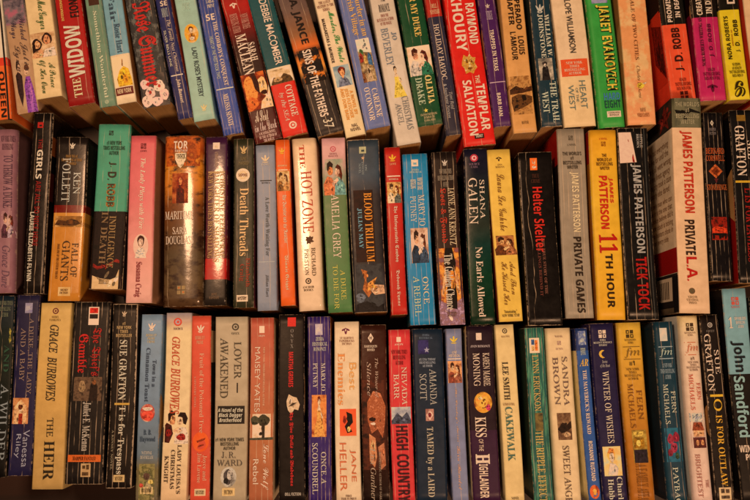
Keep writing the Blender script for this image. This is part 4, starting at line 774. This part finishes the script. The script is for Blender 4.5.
B(3, (192.3, 316), (189.2, 502), 19.5, 'narrow coral red paperback with pale serif title and an orange round sticker', [(316, 'B8442C'), (502, 'A83828')], [
    E('swirl', 329, .46, 9, 'E0B898'), SP('BERKLEY\nPRIME', 336, 344, .2, .7, 'C88860'), T('Fruit of the Poisoned Tree', 353, 433, .44, .66, 'd', 'serif', 'CC8C68', off=-.014), SP('A MYSTERY NOVEL', 376, 408, .16, .26, 'C08060', 'd'), P(432, 452, .08, .92, ['C04418', 'CC5420'], [('8A3418', [(-.5, .1), (.6, .4), (.5, .2), (-.4, -.1)]), ('8A3418', [(-.3, -.4), (.4, -.2), (.4, -.35), (-.3, -.55)])], oval=True, name='round_sticker'), A('Joyce and\nJim Lavene', 453, 483, .34, .84, 'd', 'serif', 'CC8C68', off=-.014), BAR(489, 496, .24, .80, 'C8A878', name='price_label'), SP('MYSTERY', 490.6, 494.4, .30, .74, '5A4428')], L=LB, rightb=[(300, '1A1210'), (330, 'A88058'), (362, '14100C')])
B(3, (215.8, 317), (212.5, 502), 33, 'wide putty grey paperback with black title panel and a round picture at foot', [(317, 'A08C6C'), (400, '9C8868'), (502, '94805E')], [
    E('circle', 327, .62, 7, '443A2A', col2='A08C6C'), SP('ONYX', 332.4, 334.6, .5, .74, '5A4C38'), T('LOVER', 342, 379, .58, .80, 'd', 'thin', '4A3E2C', off=-.016), T('AWAKENED', 338, 398, .16, .40, 'd', 'thin', '4A3E2C', off=-.016), BAR(383, 393, .66, .70, '2A1C14'), BAR(406, 424, .0, 1.0, '241C16'), SP('A Novel of the\nBlack Dagger\nBrotherhood', 408, 422, .10, .86, 'B8AC94', 'h', 'sbi'), SP('#1 NEW YORK TIMES\nBESTSELLING\nAUTHOR', 438, 450, .04, .90, '4A3E2C', 'h', 'bold'), A('J. R.', 452, 458, .24, .66, 'h', 'thin', '55483A', off=-.016), A('WARD', 460, 466, .10, .86, 'h', 'thin', '55483A', off=-.016),
    P(467, 487, .22, .70, ['8A7C68', 'B0A48C', '6A5E50'], [('4A4038', ell(-.1, .0, .5, .8)), ('9A8C78', ell(.2, .2, .4, .5)), ('2E2822', ell(-.3, -.4, .3, .3))], oval=True), BAR(488, 496, .28, .66, 'C8A468', name='price_label'), SP('FICTION', 490, 494.4, .34, .60, '5A4428')], L=LB, roll=.3)
B(3, (250, 318), (249, 502), 24, 'dusty orange paperback with white capitals and a tree picture on its spine', [(318, 'A04A34'), (360, 'A4563A'), (440, 'A0603A'), (502, '985838')], [
    P(326, 333, .38, .60, ['E0C8A8', 'D8BC98'], name='publisher_emblem'), SP('HQN', 335, 337, .36, .62, 'D0B090'), A('MAISEY YATES', 347, 412, .20, .42, 'd', 'sans', 'D8B89C', off=-.004), SP('NEW YORK TIMES BESTSELLING AUTHOR', 347, 406, .54, .62, 'C8946C', 'd'), P(414, 440, .02, .98, ['C8A478', 'D4B48C', 'B89468'], [(['3C3A28', '5A5038'], ell(-.55, .5, .4, .35)), (['35301E', '504630'], ell(.2, .5, .5, .45)), ('3A2E1E', [(.0, .3), (.05, -.8), (-.4, -1), (.6, -1), (.28, -.8), (.3, .3)]), ('4A4430', [(-1, -.85), (1, -.8), (1, -1), (-1, -1)])], sc=200.0),
    T('Lone Wolf', 444, 490, .50, .82, 'd', 'script', 'D0A888'), T('Rebel', 459, 484, .18, .40, 'd', 'sans', 'D8B898')], L=LB, crease=4, rightb=[(300, 'B89468')], soft=True)
B(3, (279, 314.7), (278.3, 502), 26, 'black paperback with a red square, red gothic title and a cream leaf shape', [(314, '1C1410'), (502, '140E0C')], [
    BAR(317.5, 326.5, .34, .66, 'B82018', name='publisher_emblem'), SP('O\nN\nY\nX', 329, 348, .46, .58, '7A6C5C'), A('MARTHA GRIMES', 352, 387, .40, .58, 'd', 'bold', 'B82420'), P(392, 415, .26, .86, ['1A1210'], [(['C0A078', 'B09068', 'CCAC84'], [(-.8, .2), (-.5, .8), (.0, .6), (.5, .5), (.9, -.1), (.7, -.6), (.2, -.5), (-.2, -.95), (-.6, -.6), (-.75, -.2)]), ('3A2A1C', [(-.6, -.3), (-.1, .0), (.6, .1), (.1, -.15)])], name='cover_picture'), T('The Five Bells and Bladebone', 412, 486, .42, .58, 'd', 'goth', 'B02420', off=.01), SP('DELL FICTION', 492.6, 495.6, .24, .84, 'A89880', 'h', 'bold')], L=LB, wear=.6)
B(3, (307, 317), (309, 502), 23, 'violet creased paperback with a red haired lady in a gold gown picture', [(317, '3A2658'), (502, '2A1A40')], [
    P(324, 335, .34, .66, ['C0B4C0', '8A7C98'], name='publisher_emblem'), SP('ZEBRA\nHISTORICAL\nROMANCE', 337, 351, .2, .86, 'A8A0B0', 'h', 'serif'), A('MARY JO', 363, 391, .56, .76, 'd', 'serif', 'B0A0A4', off=-.008), A('PUTNEY', 363, 388, .22, .42, 'd', 'serif', 'B0A0A4', off=-.008), P(395, 437, .16, .80, ['B8602C', 'CC7A38', '8A3C1C'], gown('6A2410', 'E0A878', 'C8843C')), T('ONCE A', 452, 484, .56, .78, 'd', 'thin', 'B8A8A8', off=-.014), T('SCOUNDREL', 443, 494, .18, .42, 'd', 'thin', 'B8A8A8', off=-.014)], L=LB, crease=6, rightb=[(300, 'A8682C'), (340, '4A2018')])
B(3, (334, 322), (336.2, 502), 25, 'cream paperback with thin orange title and a red orange picture square', [(322, 'DCB684'), (502, 'D8AE7C')], [
    E('bird', 331, .46, 8, '6A2038'), SP('ST MARTINS\nPAPERBACKS\nFICTION', 337, 345, .2, .8, '8A5A40'), T('Best', 363, 390, .60, .88, 'd', 'sans', 'D88A44', off=-.02), T('Enemies', 353, 405, .14, .42, 'd', 'serif', 'D07A3C', off=-.028), P(409, 436, .20, .86, ['CC4420', 'D45428'], [('1E1410', [(-.2, .8), (.5, .6), (.6, .0), (.2, -.3), (.5, -.7), (-.1, -.8), (-.4, -.3), (.0, .1)]), ('C8A050', ell(.1, -.5, .2, .2)), ('8A2818', ell(-.4, .2, .2, .3))]), A('JANE', 450, 482, .58, .82, 'd', 'sans', 'B8562C', off=-.012), A('HELLER', 443, 491, .18, .44, 'd', 'sans', 'B8562C', off=-.012), SP('FIRST\nTIME IN PRINT', 495, 500, .2, .8, '6A4028')], L=LB, crease=1)
B(3, (360.6, 325), (363, 502), 26, 'brown black paperback with white diamond logo and a sleeping face in shadow', [(325, '3A1C12'), (400, '4A2416'), (502, '1E120C')], [
    E('diamond', 338, .40, 8, 'E0CCB8'), SP('HARLEQUIN\nBOOKS', 345, 351, .15, .65, 'C8B49C'), T('The Winter of', 358, 398, .52, .68, 'd', 'ital', 'A88A70'), T('Silence', 362, 396, .24, .40, 'd', 'ital', 'A88A70'), P(380, 470, .04, .98, ['3A1C12', '5A2C1A', '2A140E'], [(['A86038', '8A4828', 'B87048'], [(-.6, .5), (-.1, .75), (.5, .7), (.9, .4), (.8, .0), (.6, -.3), (.2, -.1), (-.3, -.2), (-.6, .1)]), ('2E140C', ell(-.2, .12, .28, .05)), ('D8B090', ell(-.15, .02, .2, .03)), (['C08050', '9A5C38'], [(-.5, -.2), (.0, -.3), (.1, -.7), (-.1, -.95), (-.5, -.8)]), (['8A4C2C', 'B0704A'], [(.2, -.5), (.7, -.4), (.8, -.9), (.4, -1)])]),
    A('Lisa Gardner', 448, 500, .30, .50, 'd', 'ital', 'A0886C'), SP('BESTSELLING AUTHOR OF DARK', 452, 500, .62, .70, '8A745C', 'd')], L=LB, soft=True, rough=.3)
B(3, (388.2, 330), (393.2, 502), 22, 'raspberry red paperback with white name and dark condensed title', [(330, 'B42C2C'), (502, 'A82C34')], [
    P(337, 342, .36, .56, ['E0C8B0', 'D8B8A0'], name='publisher_emblem'), SP('AVON', 343.4, 345.4, .26, .66, 'D8A890'), SP('NEW YORK TIMES\nBESTSELLING\nAUTHOR', 350, 365, .1, .84, '7A1A1C'), A('NEVADA', 367, 405, .56, .80, 'd', 'thin', 'D8C0A8', off=-.012), A('BARR', 374, 399, .20, .44, 'd', 'thin', 'D8C0A8', off=-.012), P(407, 424, .06, .94, ['6A6A70', '9A9490', 'B0A8A0'], [('4A4A50', [(-1, -.6), (-.4, .3), (.1, -.2), (.6, .4), (1, -.5), (1, -1), (-1, -1)])]), T('HIGH COUNTRY', 426, 502, .24, .78, 'd', 'bold', '3C1218', off=.006)], L=LB, crease=3)
B(3, (412.6, 329), (416.3, 502), 31, 'wide dark petrol blue paperback with pale serif name and violet patch', [(329, '1C2A34'), (502, '1A2C36')], [
    SP('ZEBRA\nHISTORICAL', 334, 339, .22, .66, '5A646C'), P(340, 354, .18, .52, ['302A4A', '3A3258', '262040']), E('star', 350, .46, 6, '8A8490'), SP('#1 USA TODAY\nBESTSELLING\nAUTHOR', 358, 367, .2, .74, '8A8C8C', 'h', 'serif'), A('AMANDA', 369, 405, .52, .74, 'd', 'thin', '9A9280', off=-.012), A('SCOTT', 374, 400, .20, .42, 'd', 'thin', '9A9280', off=-.012), P(409, 421, .36, .62, ['8A5A4A', 'A87860', '6A3A34'], [('C09078', [(0, .9), (.9, 0), (0, -.9), (-.9, 0)]), ('7A2C2C', ell(0, 0, .4, .4))]),
    T('TAMED by a LAIRD', 427, 497, .32, .58, 'd', 'serif', 'A8987A', off=-.012)], L=LB, r=.003)
B(3, (445.8, 329), (452.5, 502), 16, 'narrow grey lilac paperback with yellow plume and faint orange script', [(329, '6C6E80'), (502, '66687A')], [
    E('leaf', 340, .48, 8, 'D8A42C'), SP('LOVE\nHISTORICAL', 351, 357, .15, .85, 'D8D0C0', 'h', 'bold'), BAR(358.4, 359.4, .1, .9, 'D8CCB8'), P(361, 383, .06, .94, ['A8683C', 'C88A54', '8A5030'], couple('4A2414', 'D89868', '7A3C28', '5A2C18', 'D89868', '8A5038')), T('The Cowboy\'s Twins', 388, 442, .42, .60, 'd', 'script', 'B88858'), A('Tara Randel', 446, 490, .42, .60, 'd', 'script', 'B8845C')], L=LB, crease=1)
B(3, (466, 326), (473, 502), 27.5, 'deep purple paperback with a golden orb and ornate pale capitals', [(326, '26141E'), (400, '28161E'), (430, '3A1A30'), (502, '3C1C3A')], [
    BAR(333, 340, .36, .56, 'E0D0C0', name='publisher_emblem'), SP('AVON ROMANCE', 345, 347.4, .14, .86, 'A89488'), A('KAREN MARIE', 353, 386, .58, .82, 'd', 'thin', 'D0B8A8', off=-.014), A('MONING', 353, 386, .22, .46, 'd', 'thin', 'D0B8A8', off=-.014), P(392, 413, .2, .86, ['B0601C', 'D88C2C', '7A3A18'], [(['C8782C', 'E8A840'], ell(-.1, .15, .7, .6)), ('A83048', ell(.55, -.5, .25, .3)), ('F0C870', ell(-.3, .4, .25, .15))], oval=True), T('KISS', 417, 437, .20, .60, 'd', 'serif', 'D8B890'), T('OF THE', 439, 451, .30, .46, 'd', 'sans', 'C8A888'), T('H', 454, 464, .16, .66, 'd', 'serif', 'DCBC98', off=.02), T('IGHLANDER', 464, 498, .26, .58, 'd', 'bold', 'D0A888', off=.006)], L=LB, left=[(300, 'C8A068')], r=.002)
B(3, (495.3, 325), (505.5, 502), 19, 'narrow peach cream paperback with dark name and green capitals', [(325, 'D8A86C'), (502, 'D4A064')], [
    E('circle', 331, .5, 5, '4A3A28', col2='D8A86C'), SP('BALLANTINE', 335.6, 337.4, .3, .74, '8A6440'), A('LEE SMITH', 362, 400, .24, .56, 'd', 'serif', '33261C'), SP('AUTHOR OF ORAL', 403, 405.6, .14, .76, '8A6440'), T('CAKEWALK', 407, 461, .24, .62, 'd', 'serif', '4A6450'), SP('NOVEL', 497, 499.6, .3, .7, '5A4028')], L=LB)
B(3, (524, 328), (534.8, 502), 19.5, 'green marbled paperback with a small orange and blue emblem box', [(328, '2A5648'), (502, '305A40')], [
    P(338, 353, .2, .72, ['E0B890', 'D8AC84'], [('3A5470', [(-.6, .1), (-.6, .8), (.0, .8), (.0, .1)]), ('C86424', [(.1, -.7), (.1, .7), (.65, .7), (.65, -.7)]), ('D89A58', [(-.6, -.7), (.0, -.7), (.0, -.05), (-.6, -.05)])], name='publisher_emblem'), A('LYNN ERICKSON', 355, 411, .30, .62, 'd', 'thin', 'B8944C', off=-.01), P(413, 431, .3, .7, ['5A4A28', '7A6434', '3A3020']), T('THE RIPPLE EFFECT', 431, 502, .26, .66, 'd', 'serif', 'B0944C', off=-.008)], L=LB, crease=4, marble=('50805C', .7, .05, .5, .62), left=[(300, '1A2A20')])
B(3, (546, 328.5), (556, 502), 25.5, 'pinkish cream paperback with grey serif name and a brown photograph', [(328, 'DCA878'), (502, 'D8A880')], [
    SP('WARNER', 335.6, 337.4, .34, .64, '8A6450'), E('boxes', 343, .5, 4, '9A7460'), SP('FICTION', 348, 350, .36, .64, '9A7460'), A('SANDRA', 357, 406, .56, .78, 'd', 'thin', '6C5244', off=-.014), A('BROWN', 357, 405, .20, .42, 'd', 'thin', '6C5244', off=-.014), P(413, 440, .24, .78, ['4A3020', '6A4A30', '8A6844'], [('2A1A10', [(-1, -.2), (-.3, .3), (.3, .1), (1, .4), (1, -.1), (.2, -.4), (-.5, -.5)]), ('A07C54', ell(.3, -.6, .5, .2))], sc=200.0), T('SWEET ANGER', 446, 510, .36, .62, 'd', 'thin', '5A4030', off=-.014)], L=LB, r=.004, rightb=[(300, 'D8B080')])
B(3, (574.5, 328.5), (589.5, 502), 12.5, 'thinnest blue paperback with white capitals and an orange foot emblem', [(328, '2C3A5C'), (350, '2A4A78'), (502, '245480')], [
    P(331, 345, .2, .8, ['8A90A8', '4A5478', 'B0B0B8'], name='publisher_emblem'), SP('ROMANCE', 348, 355, .3, .7, 'A8B0C0', 'd'), T('AR', 359, 366, .15, .85, 'h', 'bital', 'D89A38', name='publisher_emblem'), T('THE MAVERICK\'S REWARD', 370, 434, .34, .66, 'd', 'serif', 'D0D4D4'), A('ROXANNE RUSTAND', 441, 481, .34, .66, 'd', 'bold', 'C8D0D4', off=.006), P(485, 499, .12, .88, ['B8401C', 'D05A24', '7A2A18'], [('E08838', ell(0, 0, .4, .5))], oval=True)], L=LB, left=[(300, '1E2848'), (350, 'D0A870')])
B(3, (590, 323.7), (603.5, 502), 24.5, 'dark indigo paperback with a crescent moon emblem and a bright angel picture', [(323, '28203A'), (502, '2A2242')], [
    E('boxes', 334, .48, 8, 'D8CCC0'), SP('ZEBRA\nREGENCY ROMANCE\nHOLIDAY', 339, 346, .1, .86, 'B0A49C', 'h', 'serif'), E('crescent', 354, .44, 8, 'D89A38'), SP('Stories\nof the Heart', 360, 368, .3, .7, 'A89C98', 'h', 'ital'), T('WINTER OF WISHES', 371, 443, .36, .62, 'd', 'thin', 'C0B4AC', off=-.014), P(446.5, 476, .12, .84, ['C89A50', 'D8B468', 'A8B0A0'], [('E0903C', ell(-.1, .4, .45, .45)), ('ECC890', ell(-.05, .25, .26, .34)), ('F0DCC0', [(-.6, -.9), (-.3, -.1), (.3, -.2), (.6, -.5), (.4, -1)]), ('D8702C', [(-.5, .5), (-.3, .9), (.2, .85), (.3, .5), (-.1, .65)])]), A('Charlotte', 477, 515, .58, .80, 'd', 'serif', 'B8ACA4', off=-.01), A('Hubbard', 479, 512, .22, .44, 'd', 'serif', 'B8ACA4', off=-.01)], L=LB, r=.003)
B(3, (617, 323), (630.5, 502), 25, 'golden amber paperback with creased spine and a candle lamp picture', [(323, 'C09430'), (380, 'B88228'), (440, 'A0641C'), (502, '9A5C1C')], [
    E('boxes', 334, .48, 8, '4A3818'), SP('KENSINGTON\nZEBRA', 339, 343.6, .26, .72, '5A441C'), T('fm', 348, 358, .22, .84, 'h', 'ital', '7A5A24', name='publisher_emblem'), BAR(346.4, 347.2, .18, .86, '7A5A24'), BAR(358.8, 359.6, .18, .86, '7A5A24'), SP('#1', 361, 366, .38, .60, '4A3818', 'h', 'bold'), SP('NEW YORK\nTIMES\nBESTSELLING\nAUTHOR', 368, 380, .16, .84, '6A4A1C', 'h', 'serif'), A('FERN', 390, 420, .58, .80, 'd', 'thin', '7A4A1C', off=-.016), A('MICHAELS', 384, 428, .24, .46, 'd', 'thin', '7A4A1C', off=-.016),
    P(430, 463, .26, .84, ['6A4A1C', '8A6828', 'A88838'], [('C8A040', [(-.8, .9), (.6, .9), (.5, .6), (-.7, .6)]), ('8A6018', [(-.8, .5), (.6, .5), (.6, -.1), (-.8, -.1)]), ('E0B848', ell(-.2, .2, .3, .2)), ('2A2024', [(-.9, -.2), (.9, -.2), (.9, -1), (-.9, -1)])]), T('A FAMILY AFFAIR', 464, 506, .3, .74, 'd', 'thin', '7A4A18', off=-.016)], L=LB, soft=True, crease=2, left=[(300, '6A4014')], r=.004)
B(3, (653, 322), (669, 502), 20, 'deep teal paperback with roses picture and thin white capitals', [(322, '1C3A40'), (502, '1A3C46')], [
    P(328, 341, .25, .62, ['C8C0B4', 'A0A09C'], name='publisher_emblem'), T('fm', 348, 357, .16, .80, 'h', 'ital', '9AA49C', name='publisher_emblem'), BAR(346.4, 347.2, .14, .84, '8A948C'), BAR(358.2, 359, .14, .84, '8A948C'), SP('#1 NEW YORK\nTIMES BESTSELLING\nAUTHOR', 363, 379, .14, .84, '7C8884', 'h', 'serif'), A('FERN', 391, 413, .56, .78, 'd', 'thin', 'B0B0A4', off=-.014), A('MICHAELS', 384, 424, .20, .44, 'd', 'thin', 'B0B0A4', off=-.014),
    P(428, 462, .12, .92, ['22505A', '2C6068', '1C444C'], [(['7A2430', '9A3440'], ell(-.35, .35, .38, .3)), (['8A2834', '6A1C28'], ell(.35, .45, .4, .3)), (['7A2030', 'A03C48'], ell(.0, -.15, .42, .3)), (['6A1C28', '8A3038'], ell(-.5, -.45, .3, .22)), ('3A4A30', ell(.3, -.65, .25, .2))]), T('PAYBACK', 467, 512, .34, .60, 'd', 'thin', 'B0B4AC', off=-.014)], L=LB, left=[(300, '142A30')], r=.004, crease=2)
B(3, (679, 316), (694.5, 502), 20, 'pale pink paperback with red name and a small brown house picture', [(316, 'D8AC74'), (345, 'DCA884'), (502, 'D4A48C')], [
    E('boxes', 327, .48, 8, '4A3420'), SP('KENSINGTON\nZEBRA', 332, 336, .2, .76, '7A5440'), T('fm', 344, 353, .2, .84, 'h', 'ital', 'B0603C', name='publisher_emblem'), BAR(342, 342.8, .16, .88, 'B0603C'), BAR(354.4, 355.2, .16, .88, 'B0603C'), SP('#1', 357, 360.4, .4, .58, '5A3A28', 'h', 'bold'), SP('NEW YORK\nTIMES\nBESTSELLING\nAUTHOR', 361.4, 371, .18, .86, '6A4634', 'h', 'serif'), A('FERN', 383, 400, .60, .80, 'd', 'thin', 'B0442C', off=-.01), A('MICHAELS', 374, 410, .24, .46, 'd', 'thin', 'B0442C', off=-.01),
    P(413, 448, .14, .90, ['8A6A5C', 'A8806A', 'B89C8C'], [('A8A4A8', [(-1, .5), (1, .5), (1, 1), (-1, 1)]), ('8A4428', [(-.8, .0), (-.6, .45), (.5, .45), (.8, .0)]), ('C08858', [(-.7, .0), (.7, .0), (.7, -.35), (-.7, -.35)]), ('5A2C24', [(-.8, -.4), (.8, -.4), (.85, -1), (-.8, -1)]), ('B87848', ell(-.3, -.7, .2, .16)), ('B87848', ell(.35, -.7, .2, .16))]), T('THE', 480, 488, .62, .78, 'd', 'serif', '9A5C48'), T('BRIGHTEST STAR', 454, 520, .22, .46, 'd', 'thin', '9A5C48', off=-.012)], L=LB, soft=True, left=[(300, 'B0A498')], r=.006, d=SPINE + .002)
B(3, (700, 315), (716.5, 502), 18.5, 'black paperback with white serif name and golden title, beside the pale pink one', [(315, '1E1612'), (502, '1C1510')], [
    E('circle', 325, .5, 5, '9A8C78', col2='1E1612'), SP('FAWCETT', 330, 332, .26, .7, '7A6C5C'), A('SUE', 350, 374, .56, .82, 'd', 'thin', 'CCC0AC', off=-.01), A('GRAFTON', 334, 391, .10, .44, 'd', 'thin', 'CCC0AC', off=-.01), BAR(394.5, 396.8, .0, 1.0, 'C89A28'), T('O', 399, 411, .28, .72, 'd', 'thin', 'D09828', off=-.01), T('IS FOR OUTLAW', 415, 486, .32, .66, 'd', 'serif', 'C8922C', off=-.008), P(487.5, 500, .18, .82, ['C8A878', 'B89464'], [('5A4430', [(-.7, .1), (-.1, .1), (-.1, .8), (-.7, .8)]), ('5A4430', [(.1, .1), (.7, .1), (.7, .7), (.1, .7)]), ('5A4430', [(-.7, -.8), (.7, -.8), (.7, -.3), (-.7, -.3)])], name='price_label')], L=LB, crease=2, wear=.8)
B(3, (722, 289), (742.5, 502), 24, 'light blue over black paperback with large black surname near the right edge', [(289, '6C8EC8'), (374, '1E1814')], [
    E('boxes', 301, .48, 8, 'B04838'), SP('BERKLEY', 306, 308, .3, .66, 'A85C4C'), T('1', 317, 328, .14, .30, 'h', 'serif', 'E8E0C8', name='small_print'), SP('NEW YORK TIMES\nBESTSELLING\nAUTHOR', 317, 328, .38, .88, 'C8CCC0', 'h', 'serif'), A('John', 341, 372, .14, .70, 'd', 'bold', '1E2020', off=.006), A('Sandford', 376, 437, .14, .62, 'd', 'bold', '7C98C8', off=.006), T('WINTER', 445, 452, .08, .98, 'h', 'bold', 'D8D0C0', off=.006), T('PREY', 454, 460, .3, .9, 'h', 'bold', 'D8D0C0', off=.006), BAR(487, 497, .4, .6, 'C8C0B0')], left=[(280, '181412')], r=.002, crease=1)
B(3, (749, 297), (770, 502), 22, 'black paperback barely seen at the lower right edge of the photo', [(297, '181310')], [
    A('LEHANE', 330, 380, .3, .6, 'd', 'serif', '8A8070')], L=LB, wear=.6)
finish_text()
